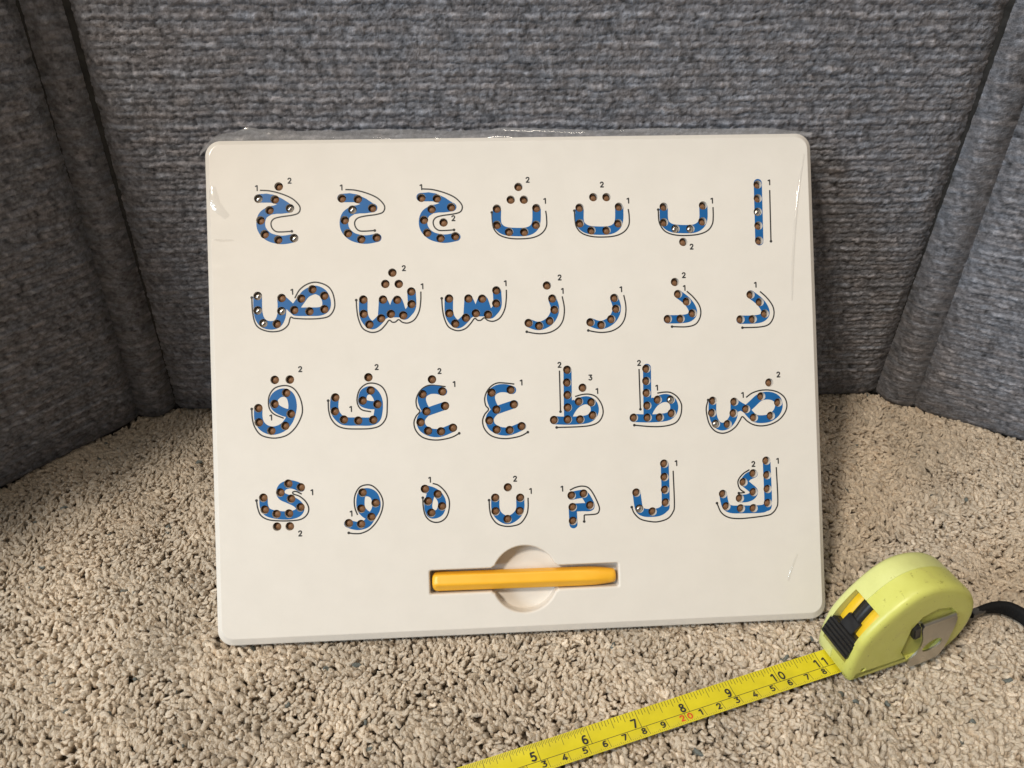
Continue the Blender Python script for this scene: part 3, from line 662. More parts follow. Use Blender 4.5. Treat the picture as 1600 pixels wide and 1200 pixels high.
# pen tray outline: a slot with a finger circle across its middle
SX0, SX1, SY0, SY1 = 106.0, 202.0, 20.2, 32.0
CX, CY, CRAD = 154.1, 25.9, 16.8
def tray_outline(grow=0.0):
    x0, x1, y0, y1, r = SX0 - grow, SX1 + grow, SY0 - grow, SY1 + grow, CRAD + grow
    pts = []
    def corner(cx, cy, a0, rr=1.2):
        for i in range(5):
            a = math.radians(a0 + 90 * i / 4)
            pts.append((cx + rr * math.cos(a), cy + rr * math.sin(a)))
    tb, tt = math.asin((y0 - CY) / r), math.asin((y1 - CY) / r)
    f = 1.3                                       # fillet length where circle meets slot
    def arc(a0, a1, n=26):
        for i in range(n + 1):
            a = a0 + (a1 - a0) * i / n
            pts.append((CX + r * math.cos(a), CY + r * math.sin(a)))
    corner(x0 + 1.2, y0 + 1.2, 180)
    pts.append((CX - r * math.cos(tb) - f, y0))
    arc(-math.pi - tb + 0.07, tb - 0.07)
    pts.append((CX + r * math.cos(tb) + f, y0))
    corner(x1 - 1.2, y0 + 1.2, 270)
    corner(x1 - 1.2, y1 - 1.2, 0)
    pts.append((CX + r * math.cos(tt) + f, y1))
    arc(tt + 0.07, math.pi - tt - 0.07)
    pts.append((CX - r * math.cos(tt) - f, y1))
    corner(x0 + 1.2, y1 - 1.2, 90)
    return pts

def ring_strip(verts, faces, loops):
    """loops: list of equal-length loops of 3-D points, joined one to the next"""
    b = len(verts)
    n = len(loops[0])
    for lp in loops:
        verts += lp
    for k_ in range(len(loops) - 1):
        for i in range(n):
            j = (i + 1) % n
            faces.append((b + k_ * n + i, b + k_ * n + j, b + (k_ + 1) * n + j, b + (k_ + 1) * n + i))

def build_panel():
    inset = 2.4
    outer = rounded_rect(inset, inset, BW - inset, BH - inset, 5.8, 10)
    tray = tray_outline(0.9)
    holes = [circle(h[0], h[1], HOLE_R) for h in ALL_HOLES]
    V2, T = cdt([outer, tray] + holes)
    C = V2[T].mean(1)
    keep = in_poly(C, outer) & ~in_poly(C, tray)
    H = np.array([h[:2] for h in ALL_HOLES])
    D = np.linalg.norm(C[:, None] - H[None], axis=2).min(1)
    keep &= D > HOLE_R * 0.985
    T = T[keep]
    verts, faces, mats = lift(V2, 0), [tuple(t) for t in T], [0] * int(keep.sum())
    # rounded shoulder, flat chamfer, side wall, back
    def rr(e, r):
        k_ = 1 - e / 2.4
        return rounded_rect(e - .6 * k_, e - 1.9 * k_, BW - e + .6 * k_, BH - e + .6 * k_, r, 10)
    prof = [(2.4, 5.8, 0.0), (2.3, 5.88, -0.02), (2.12, 6.05, -0.14), (0.42, 7.6, -1.85), (0.18, 7.82, -2.25), (0.04, 7.95, -2.9), (0.0, 8.0, -3.8), (0.0, 8.0, -12.4), (0.6, 7.5, -13.2)]
    n0 = len(faces)
    ring_strip(verts, faces, [[(x * MM, y * MM, z * MM) for x, y in rr(e, r)] for e, r, z in prof][::-1])
    n_rim = len(faces)
    b = len(verts)
    back = rr(0.6, 7.5)
    verts += lift(back, -13.2)
    faces.append(tuple(range(b + len(back) - 1, b - 1, -1)))
    mats += [0] * (len(faces) - n0)
    # hole walls and floors
    for h in ALL_HOLES:
        n1 = len(faces)
        lp = [lift(circle(h[0], h[1], r), z) for r, z in ((HOLE_R, 0.0), (HOLE_R, -7.5))]
        ring_strip(verts, faces, lp)
        mats += [0] * (len(faces) - n1)
        b = len(verts)
        verts += lift(circle(h[0], h[1], HOLE_R), -7.5)
        faces.append(tuple(range(b, b + 20)))
        mats.append(1)
    o = link_mesh('panel', verts, faces, M_panel, BOARD)
    sm = [False] * len(faces)
    for i in range(n0, n_rim):
        sm[i] = False
    o.data.polygons.foreach_set('use_smooth', sm)
    o.data.materials.append(M_hole)
    o.data.polygons.foreach_set('material_index', mats)
    o.data.update()
    # tray
    tv, tf = [], []
    prof = [(0.9, 0.0), (0.55, -0.12), (0.2, -0.5), (0.0, -1.0), (0.0, -8.2), (-0.4, -8.8)]
    loops = []
    for g, z in prof:
        loops.append([(x * MM, y * MM, z * MM) for x, y in tray_outline(g)])
    ring_strip(tv, tf, loops)
    b = len(tv)
    fl, ft = cdt([tray_outline(-0.4)])
    cen = fl[ft].mean(1)
    ft = ft[in_poly(cen, tray_outline(-0.4))]
    tv += lift(fl, -8.8)
    tf += [tuple(int(i) + b for i in t) for t in ft]
    t = link_mesh('pen_tray', tv, tf, M_panel, BOARD)
    return o
build_panel()

def unit_bead():
    bm = bmesh.new()
    bmesh.ops.create_uvsphere(bm, u_segments=20, v_segments=12, radius=1.99 * MM)
    me = bpy.data.meshes.new('bead')
    bm.to_mesh(me); bm.free()
    me.polygons.foreach_set('use_smooth', [True] * len(me.polygons))
    return me
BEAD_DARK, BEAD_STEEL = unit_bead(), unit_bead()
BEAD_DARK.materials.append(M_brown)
BEAD_STEEL.materials.append(M_steel)

DIGITS = {}
GLYPHS = {  # bold upright figures in a box one unit high
 '0': [[(0.0, .5), (.05, .24), (.22, .09), (.34, .09), (.51, .24), (.56, .5), (.51, .76), (.34, .91), (.22, .91), (.05, .76), (0.0, .5)]],
 '1': [[(.02, .80), (.22, .91), (.28, .91)], [(.28, .91), (.28, .09)]],
 '2': [[(.03, .76), (.12, .88), (.28, .92), (.44, .86), (.49, .70), (.42, .52), (.05, .09)], [(.05, .09), (.52, .09)]],
 '3': [[(.04, .91), (.50, .91)], [(.50, .91), (.26, .58)], [(.26, .56), (.44, .50), (.51, .33), (.42, .15), (.24, .08), (.02, .16)]],
 '4': [[(.40, .92), (.02, .30)], [(.02, .29), (.58, .29)], [(.41, .50), (.41, .08)]],
 '5': [[(.48, .91), (.10, .91)], [(.10, .91), (.06, .54)], [(.06, .53), (.25, .58), (.44, .50), (.50, .32), (.42, .15), (.25, .08), (.03, .15)]],
 '6': [[(.46, .89), (.25, .90), (.08, .70), (.03, .38), (.09, .17), (.27, .08), (.45, .17), (.50, .34), (.42, .51), (.26, .57), (.08, .46)]],
 '7': [[(.02, .91), (.52, .91)], [(.52, .90), (.20, .08)]],
 '8': [[(.27, .92), (.44, .85), (.46, .68), (.27, .53), (.08, .42), (.03, .25), (.12, .11), (.27, .08), (.42, .11), (.51, .25), (.46, .42), (.27, .53), (.08, .68), (.10, .85), (.27, .92)]],
 '9': [[(.08, .11), (.29, .10), (.46, .30), (.51, .62), (.45, .83), (.27, .92), (.09, .83), (.04, .66), (.12, .49), (.28, .43), (.46, .54)]],
}
def stroke_union(strokes, hw):
    segs, loops = [], []
    for st in strokes:
        P = catmull(st, 4) if len(st) > 2 else [np.array(p, float) for p in st]
        for p, q in zip(P[:-1], P[1:]):
            segs.append((p, q)); loops.append(capsule(p, q, hw, 6))
    V2, T = cdt(loops)
    C = V2[T].mean(1)
    ins = np.zeros(len(T), bool)
    for p, q in segs:
        ins |= dist_seg(C, p, q) < hw * 1.0005
    T = T[ins]
    used = np.unique(T)
    rm = -np.ones(len(V2), int); rm[used] = np.arange(len(used))
    return V2[used], rm[T]
def digit_mesh(ch, height, hw, material, key):
    k_ = (ch, key)
    if k_ not in DIGITS:
        V2, T = stroke_union(GLYPHS[ch], hw)
        lo, hi = V2.min(0), V2.max(0)
        V2 = (V2 - (lo + hi) / 2) * height / (hi[1] - lo[1])
        tri = []
        for t in T:
            p, q, r = V2[t]
            tri.append(tuple(t) if (q[0] - p[0]) * (r[1] - p[1]) - (q[1] - p[1]) * (r[0] - p[0]) > 0 else tuple(t[::-1]))
        me = bpy.data.meshes.new('digit')
        me.from_pydata(lift(V2, 0), [], tri)
        me.update()
        me.materials.append(material)
        DIGITS[k_] = me
    return DIGITS[k_]

def ribbon(pts, w_, z, dot=0.0):
    P = [np.array(p) for p in pts]
    V, F = [], []
    for i, p in enumerate(P):
        d = P[min(i + 1, len(P) - 1)] - P[max(i - 1, 0)]
        d = d / max(1e-9, np.linalg.norm(d))
        n = np.array([-d[1], d[0]]) * w_ / 2
        V += [(*(p + n), z), (*(p - n), z)]
        if i:
            F.append((2 * i - 2, 2 * i - 1, 2 * i + 1, 2 * i))
    if dot:
        b = len(V)
        V += [(x, y, z + 0.01) for x, y in circle(P[-1][0], P[-1][1], dot, 10)]
        F.append(tuple(range(b, b + 10)))
    return V, F

def build_letter(L):
    name, holes, strokes, polys, guides, nums, width = L
    hw = width / 2 * 1.03
    segs, loops = [], []
    for s in strokes:
        P = catmull(s, 5) if len(s) > 2 else [np.array(p) for p in s]
        for a, b in zip(P[:-1], P[1:]):
            if np.linalg.norm(b - a) < 1e-6: continue
            segs.append((a, b))
            loops.append(capsule(a, b, hw))
    loops += polys
    near = [h for h in holes if any(dist_seg(np.array([h[:2]]), a, b)[0] < hw + HOLE_R for a, b in segs) or any(in_poly(np.array([h[:2]]), p)[0] for p in polys)]
    V2, T = cdt(loops + [circle(h[0], h[1], HOLE_R + 0.005) for h in near])
    C = V2[T].mean(1)
    inside = np.zeros(len(T), bool)
    for a, b in segs:
        inside |= dist_seg(C, a, b) < hw * 1.0005
    for p in polys:
        inside |= in_poly(C, p)
    for h in near:
        inside &= np.linalg.norm(C - np.array(h[:2]), axis=1) > HOLE_R * 0.985
    T = T[inside]
    used = np.unique(T)
    remap = -np.ones(len(V2), int); remap[used] = np.arange(len(used))
    o = link_mesh('letter', lift(V2[used], 0.05), remap[T].tolist(), M_blue, BOARD)
    o['label'] = 'blue printed Arabic letter ' + name
    # keep the normals outward
    bm = bmesh.new(); bm.from_mesh(o.data)
    for f in bm.faces:
        if f.normal.z < 0: f.normal_flip()
    bm.to_mesh(o.data); bm.free()
    for x, y, silver in holes:
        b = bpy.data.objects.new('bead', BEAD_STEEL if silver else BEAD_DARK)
        col.objects.link(b)
        b.parent = o
        b.location = ((x + random.uniform(-.14, .14)) * MM, (y - random.uniform(0.05, .25)) * MM, (-2.4 if silver else -3.5 + random.uniform(-.3, .3)) * MM)
        if silver:
            b['label'] = 'shiny steel bead pulled up to the face of the board'
    gv, gf = [], []
    for i, g in enumerate(guides):
        P = catmull(g, 6) if len(g) > 2 else [np.array(p) for p in g]
        lastpart = (i == len(guides) - 1) or name in ('tah', 'zha') or (name == 'kaf' and i == 0)
        V, F = ribbon(P, 0.70, 0.045 + 0.004 * i, 0.72 if lastpart else 0)
        b = len(gv)
        gv += V
        gf += [tuple(k_ + b for k_ in f) for f in F]
    if gv:
        link_mesh('guide_line', [(x * MM, y * MM, z * MM) for x, y, z in gv], gf, M_ink, o)
    for ch, x, y in nums:
        d = bpy.data.objects.new('stroke_number', digit_mesh(ch, 3.1, 0.112, M_ink, 'board'))
        col.objects.link(d)
        d.parent = o
        d.location = (x * MM, y * MM, 0.055 * MM)
    return o
for L in LETTERS:
    o = build_letter(L)

# loose film of the shrink wrap standing up past the top edge and at one corner
def build_film():
    R = np.random.default_rng(5)
    V, F = [], []
    n, m = 120, 9
    cr = R.normal(size=n)
    cr = np.convolve(cr, [.25, .5, .25], 'same')
    for i in range(n):
        t = i / (n - 1)
        x = -3.0 + t * (BW + 5.0)
        # tall at the left, shrinking towards the right; rounded off at both ends
        hgt = (7.2 - 3.6 * t) * (1.0 + 0.08 * math.sin(9 * t * 3.1) + 0.06 * cr[i]) * min(1, 0.35 + 8 * t) * min(1, .3 + 9 * (1 - t))
        for j in range(m):
            q = j / (m - 1)
            corner_drop = 6.0 * max(0, 1 - (x + 3) / 9.0) ** 2
            y = BH - 1.2 - corner_drop + q * (hgt + 1.2)
            z = -2.0 - 2.0 * q + 1.3 * math.sin(3.4 * q + 4 * t) * q + 0.5 * math.sin(27 * t + 5 * q) * q + 0.5 * math.sin(61 * t + 9 * q) * q * (1 - t) + 0.35 * cr[i] * q
            V.append((x * MM, y * MM, z * MM))
    for i in range(n - 1):
        for j in range(m - 1):
            k_ = i * m + j
            F.append((k_, k_ + m, k_ + m + 1, k_ + 1))
    link_mesh('shrink_film', V, F, M_film, BOARD, smooth=True)
    V, F = [], []
    cx, cy, r, a0, a1, h0, h1 = BW - 8, 8, 8, -75, 10, 4.5, 3.0
    n2, m2 = 18, 6
    for i in range(n2):
        t = i / (n2 - 1)
        an = math.radians(a0 + (a1 - a0) * t)
        hh = (h0 * (1 - t) + h1 * t) * math.sin(math.pi * (0.12 + 0.76 * t)) * (1 + 0.08 * R.normal())
        for j in range(m2):
            q = j / (m2 - 1)
            rr = r - 0.8 + q * (hh + 0.8)
            V.append(((cx + rr * math.cos(an)) * MM, (cy + rr * math.sin(an)) * MM, (-3.5 - 3 * q + 0.7 * math.sin(6 * t + 5 * q) * q) * MM))
    for i in range(n2 - 1):
        for j in range(m2 - 1):
            k_ = i * m2 + j
            F.append((k_, k_ + m2, k_ + m2 + 1, k_ + 1))
    link_mesh('shrink_film', V, F, M_film, BOARD, smooth=True)
    # where the film lifts off the face: a blister, folds and creases
    def fold(path, wid, hgt):
        P = catmull(path, 10)
        V, F, m3 = [], [], 9
        for i, p in enumerate(P):
            d = P[min(i + 1, len(P) - 1)] - P[max(i - 1, 0)]
            d = d / np.linalg.norm(d); n_ = np.array([-d[1], d[0]])
            t = i / (len(P) - 1)
            f = math.sin(math.pi * (0.06 + 0.88 * t)) ** 0.7
            for j in range(m3):
                q = -1 + 2 * j / (m3 - 1)
                xy = p + n_ * q * wid * 0.5 * (0.35 + 0.65 * f)
                V.append((xy[0] * MM, xy[1] * MM, (0.10 + hgt * f * (1 - q * q) ** 1.5 * (1 + .2 * R.normal())) * MM))
        for i in range(len(P) - 1):
            for j in range(m3 - 1):
                k_ = i * m3 + j
                F.append((k_, k_ + m3, k_ + m3 + 1, k_ + 1))
        link_mesh('film_fold', V, F, M_fold, BOARD, smooth=True)
    for path, wid, hgt in FOLDS:
        fold(path, wid, hgt)
FOLDS = [(((306.0, 240.0), (302.2, 220.5), (298.6, 190.0), (297.0, 164.0)), 1.6, 0.45), (((295.5, 33.0), (292.0, 25.0), (290.2, 19.0)), 1.2, 0.4),
         (((3.5, 228.0), (5.0, 219.0), (10.5, 212.5)), 5.0, 0.6), (((2.5, 201.6), (8.0, 201.0), (13.5, 201.0)), 1.0, 0.3)]
build_film()

# ------------------------------------------------------------------ pen in its tray
PEN = empty('magnetic_pen', (0, 0, 0), (math.pi / 2 - LEAN, 0, 0))
tag(PEN, 'yellow orange plastic pen lying in the tray of the white board', 'pen')
def build_pen():
    x0, x1 = 106.9, 200.9
    V, F = [], []
    seg = 48
    def section(rad, flat):
        pts = []
        for i in range(seg):
            a = 2 * math.pi * i / seg
            # hexagon with rounded corners, one edge line facing up-left
            q = ((a + math.radians(10)) % (math.pi / 3)) - math.pi / 6
            hexr = math.cos(math.pi / 6) / math.cos(q)
            hexr = min(hexr, 0.968)
            pts.append((rad * (flat * hexr * 1.06 + (1 - flat)) * math.cos(a), rad * (flat * hexr * 1.06 + (1 - flat)) * math.sin(a)))
        return pts
    st = [(0.0, 2.0, 0), (0.25, 3.2, 0.3), (0.9, 4.1, 0.6), (1.9, 4.6, 0.9), (3.2, 4.75, 1), (60, 4.75, 1), (70, 4.75, 1), (78, 4.72, .9), (83, 4.6, .6), (86, 4.4, .3), (89, 4.05, 0.05), (91.5, 3.75, 0), (93.0, 3.5, 0), (93.7, 3.0, 0), (94.0, 2.2, 0)]
    rows = []
    for x, r, fl in st:
        t = x / 94.0
        cy = 25.75 - 0.6 * t + (0.55 if 0 else 0)
        rows.append([((x0 + x) * MM, (cy + v) * MM, (-4.0 + u) * MM) for u, v in section(r, fl)])
    ring_strip(V, F, rows)
    n = seg
    F.append(tuple(range(n)))
    F.append(tuple(range(len(V) - 1, len(V) - 1 - n, -1)))
    o = link_mesh('barrel', V, F, M_pen, PEN, smooth=True)
    bm = bmesh.new(); bm.from_mesh(o.data)
    bmesh.ops.recalc_face_normals(bm, faces=bm.faces)
    bm.to_mesh(o.data); bm.free()
build_pen()

# ------------------------------------------------------------------ tape measure
TAPE = empty('tape_measure', (308.1 * MM, -37.7 * MM, -1.5 * MM), (0, 0, TAPE_A))
tag(TAPE, 'lime green tape measure with its yellow blade pulled out over the carpet', 'tape measure')
PROF = [(1.5, 0.0), (-2.6, 1.6), (-4.4, 6.0), (-5.0, 13.0), (-4.6, 22.0), (-3.0, 29.5), (0.8, 37.0), (6.0, 44.0), (12.5, 50.5), (19.5, 54.8), (27.0, 56.2), (35.0, 55.3), (43.0, 52.3), (50.5, 47.3), (57.0, 40.5), (61.5, 32.5), (63.6, 24.0), (63.2, 15.5), (60.6, 8.0), (56.5, 2.8), (51.0, 0.0), (26.0, 0.0)]
TH = 24.5
def smooth_loop(pts, n=5):
    P = np.array(pts, float); N_ = len(P); out = []
    for i in range(N_):
        p0, p1, p2, p3 = P[i - 1], P[i], P[(i + 1) % N_], P[(i + 2) % N_]
        for k_ in range(n):
            t = k_ / n
            out.append(0.5 * ((2 * p1) + (-p0 + p2) * t + (2 * p0 - 5 * p1 + 4 * p2 - p3) * t * t + (-p0 + 3 * p1 - 3 * p2 + p3) * t ** 3))
    return np.array(out)
def tape_profile():
    pts = smooth_loop(PROF, 5)
    d = np.roll(pts, -1, 0) - np.roll(pts, 1, 0)
    d /= np.linalg.norm(d, axis=1)[:, None]
    nrm = np.stack([d[:, 1], -d[:, 0]], 1)
    ctr = pts.mean(0)
    if ((pts - ctr) * nrm).sum() < 0: nrm = -nrm
    return pts, nrm
TP, TNRM = tape_profile()

def box(bm, lo, hi, rot=None, ctr=None):
    g = bmesh.ops.create_cube(bm, size=1.0)
    vs = g['verts']
    c_ = [(a + b) / 2 for a, b in zip(lo, hi)]
    s = [b - a for a, b in zip(lo, hi)]
    for v in vs:
        v.co = Vector((v.co.x * s[0], v.co.y * s[1], v.co.z * s[2]))
    if rot is not None:
        bmesh.ops.rotate(bm, verts=vs, cent=(0, 0, 0), matrix=rot)
    for v in vs:
        v.co += Vector(c_)
    return vs

def finish(name, bm, m, parent, smooth=False, bevel=0.0):
    me = bpy.data.meshes.new(name)
    if bevel:
        bmesh.ops.bevel(bm, geom=list(bm.edges), offset=bevel, segments=2, affect='EDGES', clamp_overlap=True)
    bmesh.ops.recalc_face_normals(bm, faces=bm.faces)
    bm.to_mesh(me); bm.free()
    me.materials.append(m)
    if smooth:
        me.polygons.foreach_set('use_smooth', [True] * len(me.polygons))
    o = bpy.data.objects.new(name, me)
    col.objects.link(o)
    o.parent = parent
    return o

# frame of the button slot: runs along the front slope of the case
SL_A = np.array([-3.6, 13.0]); SL_B = np.array([5.6, 42.6])
sl_d = (SL_B - SL_A) / np.linalg.norm(SL_B - SL_A)
sl_n = np.array([-sl_d[1], sl_d[0]])            # out of the case (towards -s)
SL_ANG = math.atan2(sl_d[1], sl_d[0])
def slot_pt(a, out, t):
    """a mm up the slope from its foot, out mm outwards, t across the case"""
    p = SL_A + sl_d * a + sl_n * out
    return (p[0] * MM, t * MM, p[1] * MM)

def apply_boolean(o, cutters):
    bpy.context.view_layer.update()
    for c_ in cutters:
        for solver in ('EXACT', 'FAST'):
            md = o.modifiers.new('cut', 'BOOLEAN')
            md.object = c_
            md.operation = 'DIFFERENCE'
            md.solver = solver
            dg = bpy.context.evaluated_depsgraph_get()
            me = bpy.data.meshes.new_from_object(o.evaluated_get(dg))
            o.modifiers.clear()
            if len(me.polygons) > 500:
                o.data = me
                break
    for c_ in cutters:
        bpy.data.objects.remove(c_)

def shade_by_angle(o, deg):
    """smooth faces, with sharp edges wherever the surface turns by more than deg"""
    me = o.data
    bm = bmesh.new(); bm.from_mesh(me)
    for e in bm.edges:
        e.smooth = not (len(e.link_faces) == 2 and e.calc_face_angle(0) > math.radians(deg))
    for f in bm.faces: f.smooth = True
    bm.to_mesh(me); bm.free()

def build_case():
    V, F = [], []
    st = [(0.0, 6.5), (0.0, 3.3), (0.28, 1.9), (0.9, 0.9), (1.8, 0.3), (3.0, 0.04), (5.0, 0.0), (12.6, 0.0), (12.75, 0.35), (13.0, 0.35), (13.15, 0.0), (20.0, 0.0), (21.6, 0.15), (23.0, 0.75), (23.9, 1.7), (24.4, 3.0), (24.5, 4.5), (24.5, 6.5)]
    rows = []
    for t, e in st:
        q = TP - TNRM * e
        rows.append([(p[0] * MM, t * MM, p[1] * MM) for p in q])
    ring_strip(V, F, rows)
    n = len(TP)
    F.append(tuple(range(n)))
    F.append(tuple(range(len(V) - 1, len(V) - 1 - n, -1)))
    o = link_mesh('case', V, F, M_case, TAPE)
    bm = bmesh.new(); bm.from_mesh(o.data)
    bmesh.ops.recalc_face_normals(bm, faces=bm.faces)
    bm.to_mesh(o.data); bm.free()
    # cutters: button slot, blade mouth, clip pocket, screw hole
    cut = []
    bm = bmesh.new()
    vs = [bm.verts.new(slot_pt(a, u, t)) for a in (-1.0, 31.0) for u in (-6.5, 8.0) for t in (3.8, 20.2)]
    bmesh.ops.convex_hull(bm, input=vs)
    cut.append(finish('cutter', bm, M_case, TAPE))
    bm = bmesh.new()
    box(bm, (-12 * MM, 3.6 * MM, 0.4 * MM), (6 * MM, 20.4 * MM, 4.2 * MM))
    cut.append(finish('cutter', bm, M_case, TAPE))
    bm = bmesh.new()
    pk = [(24, 12), (24, 30), (28, 37.5), (36, 40.5), (45, 38), (50.5, 32), (52.5, 24), (51, 12), (46, 4), (30, 4)]
    lo = [bm.verts.new((s * MM, -1.0 * MM, z * MM)) for s, z in pk]
    hi = [bm.verts.new(((s * .94 + 37 * .06) * MM, 1.7 * MM, (z * .94 + 22 * .06) * MM)) for s, z in pk]
    bm.faces.new(lo); bm.faces.new(hi[::-1])
    for i in range(len(pk)):
        j = (i + 1) % len(pk)
        bm.faces.new((lo[i], hi[i], hi[j], lo[j]))
    cut.append(finish('cutter', bm, M_case, TAPE))
    bm = bmesh.new()
    g = bmesh.ops.create_cone(bm, cap_ends=True, segments=16, radius1=1.5 * MM, radius2=1.5 * MM, depth=6 * MM)
    bmesh.ops.rotate(bm, verts=g['verts'], cent=(0, 0, 0), matrix=Matrix.Rotation(math.pi / 2, 3, 'X'))
    bmesh.ops.translate(bm, verts=g['verts'], vec=(3.8 * MM, 0, 8.2 * MM))
    cut.append(finish('cutter', bm, M_case, TAPE))
    apply_boolean(o, cut)
    if not len(o.data.materials): o.data.materials.append(M_case)
    shade_by_angle(o, 32)
    o.data.materials.clear()
    o.data.materials.append(M_case)
    o.data.materials.append(M_case_pale)
    o.data.polygons.foreach_set('material_index', [1 if p.center.y > 12.9 * MM else 0 for p in o.data.polygons])  # far half gets the lime with top light in its colour
    return o
build_case()

def build_slot_inside():
    # coiled blade seen through the slot: a curved yellow band either side of the black slide
    bm = bmesh.new()
    n = 16
    for t0, t1 in ((4.0, 9.6), (15.0, 20.0)):
        prev = None
        for i in range(n + 1):
            a = -1 + 32 * i / n
            u = -2.2 + 2.4 * math.sin(math.pi * i / n)
            cur = [bm.verts.new(slot_pt(a, uu, t)) for uu, t in ((u - .8, t0), (u, t0 + 0.4), (u, t1 - 0.4), (u - .8, t1))]
            if prev:
                for k_ in range(3):
                    bm.faces.new((prev[k_], prev[k_ + 1], cur[k_ + 1], cur[k_]))
            prev = cur
    finish('blade_roll', bm, M_roll, TAPE, True)
    bm = bmesh.new()
    prev = None
    for i in range(n + 1):
        a = -1 + 32 * i / n
        u = -1.4 + 2.4 * math.sin(math.pi * i / n)
        cur = [bm.verts.new(slot_pt(a, uu, t)) for uu, t in ((u - 2.5, 9.3), (u, 9.5), (u, 15.1), (u - 2.5, 15.3))]
        if prev:
            for k_ in range(3):
                bm.faces.new((prev[k_], prev[k_ + 1], cur[k_ + 1], cur[k_]))
        prev = cur
    finish('slide_strip', bm, M_black, TAPE, True)
    # thumb lock: broad ridged button with a raised head
    bm = bmesh.new()
    def slab(a0, a1, u0, u1, t0, t1, du=0.0):
        vs = [bm.verts.new(slot_pt(a, u + (du if a == a1 else 0), t)) for a in (a0, a1) for u in (u0, u1) for t in (t0, t1)]
        r = bmesh.ops.convex_hull(bm, input=vs)
    slab(3.0, 14.0, -4.0, 3.0, 4.4, 19.6)
    slab(2.6, 13.6, 2.4, 4.2, 3.1, 21.2)
    slab(12.0, 20.0, -4.0, 3.6, 8.2, 16.2, -2.2)
    for a in (3.6, 6.0, 8.4, 10.8):
        slab(a, a + 1.1, 4.0, 4.9, 3.4, 20.9)
    finish('lock_button', bm, M_black, TAPE, False, 0.25 * MM)
build_slot_inside()

def build_clip():
    # sprung metal belt clip standing off the near side
    out = smooth_loop([(30.0, 30.2), (39, 31.0), (48.6, 31.4), (49.6, 28), (47.8, 21.5), (46.8, 14), (47.2, 9.0), (44, 5.6), (37, 4.4), (30, 4.2), (26.8, 6.6), (27.2, 11), (30.0, 16.5), (30.8, 23)], 4)
    hole = [(37.5 + 5.2 * math.cos(a) + 1.5 * math.sin(a), 17.5 + 3.8 * math.sin(a)) for a in np.linspace(0, 2 * math.pi, 24, endpoint=False)]
    V2, T = cdt([out, hole] + [circle(38, 11, 5.5, 12), circle(38, 25, 4, 10)])
    C = V2[T].mean(1)
    T = T[in_poly(C, out) & ~in_poly(C, hole)]
    def yy(s, z):
        k_ = (31.0 - z) / 27.0
        return -1.3 - 2.6 * math.sin(math.pi * min(1, k_ * 0.85)) + (1.4 if z < 9 else 0) * (9 - z) / 5 * -1
    V, F = [], []
    n = len(V2)
    for dy in (0.0, 0.8):
        V += [(s * MM, (yy(s, z) + dy) * MM, z * MM) for s, z in V2]
    F += [tuple(int(i) for i in t) for t in T] + [tuple(int(i) + n for i in t[::-1]) for t in T]
    from collections import Counter
    ec = Counter()
    for t in T:
        for a, b in ((t[0], t[1]), (t[1], t[2]), (t[2], t[0])):
            ec[(int(a), int(b))] += 1
    for (a, b) in list(ec):
        if (b, a) not in ec:
            F.append((b, a, a + n, b + n))
    # rolled hinge edge
    b0 = len(V)
    rows = []
    for s in np.linspace(30.0, 48.6, 8):
        rows.append([(s * MM, (-0.4 + 1.25 * math.cos(a)) * MM, (30.6 + (s - 30) * 0.06 + 1.25 * math.sin(a)) * MM) for a in np.linspace(0, 2 * math.pi, 12, endpoint=False)])
    ring_strip(V, F, rows)
    F.append(tuple(range(b0, b0 + 12))); F.append(tuple(range(len(V) - 1, len(V) - 13, -1)))
    o = link_mesh('belt_clip', V, F, M_clip, TAPE)
    bm = bmesh.new(); bm.from_mesh(o.data)
    bmesh.ops.recalc_face_normals(bm, faces=bm.faces)
    bm.to_mesh(o.data); bm.free()
    shade_by_angle(o, 40)
    # black spring post beside the hinge
    bm = bmesh.new()
    box(bm, (25.8 * MM, -1.6 * MM, 22.5 * MM), (29.6 * MM, 1.6 * MM, 31.5 * MM), Matrix.Rotation(math.radians(-18), 3, 'Y'))
    finish('clip_post', bm, M_black, TAPE, False, 0.5 * MM)
build_clip()

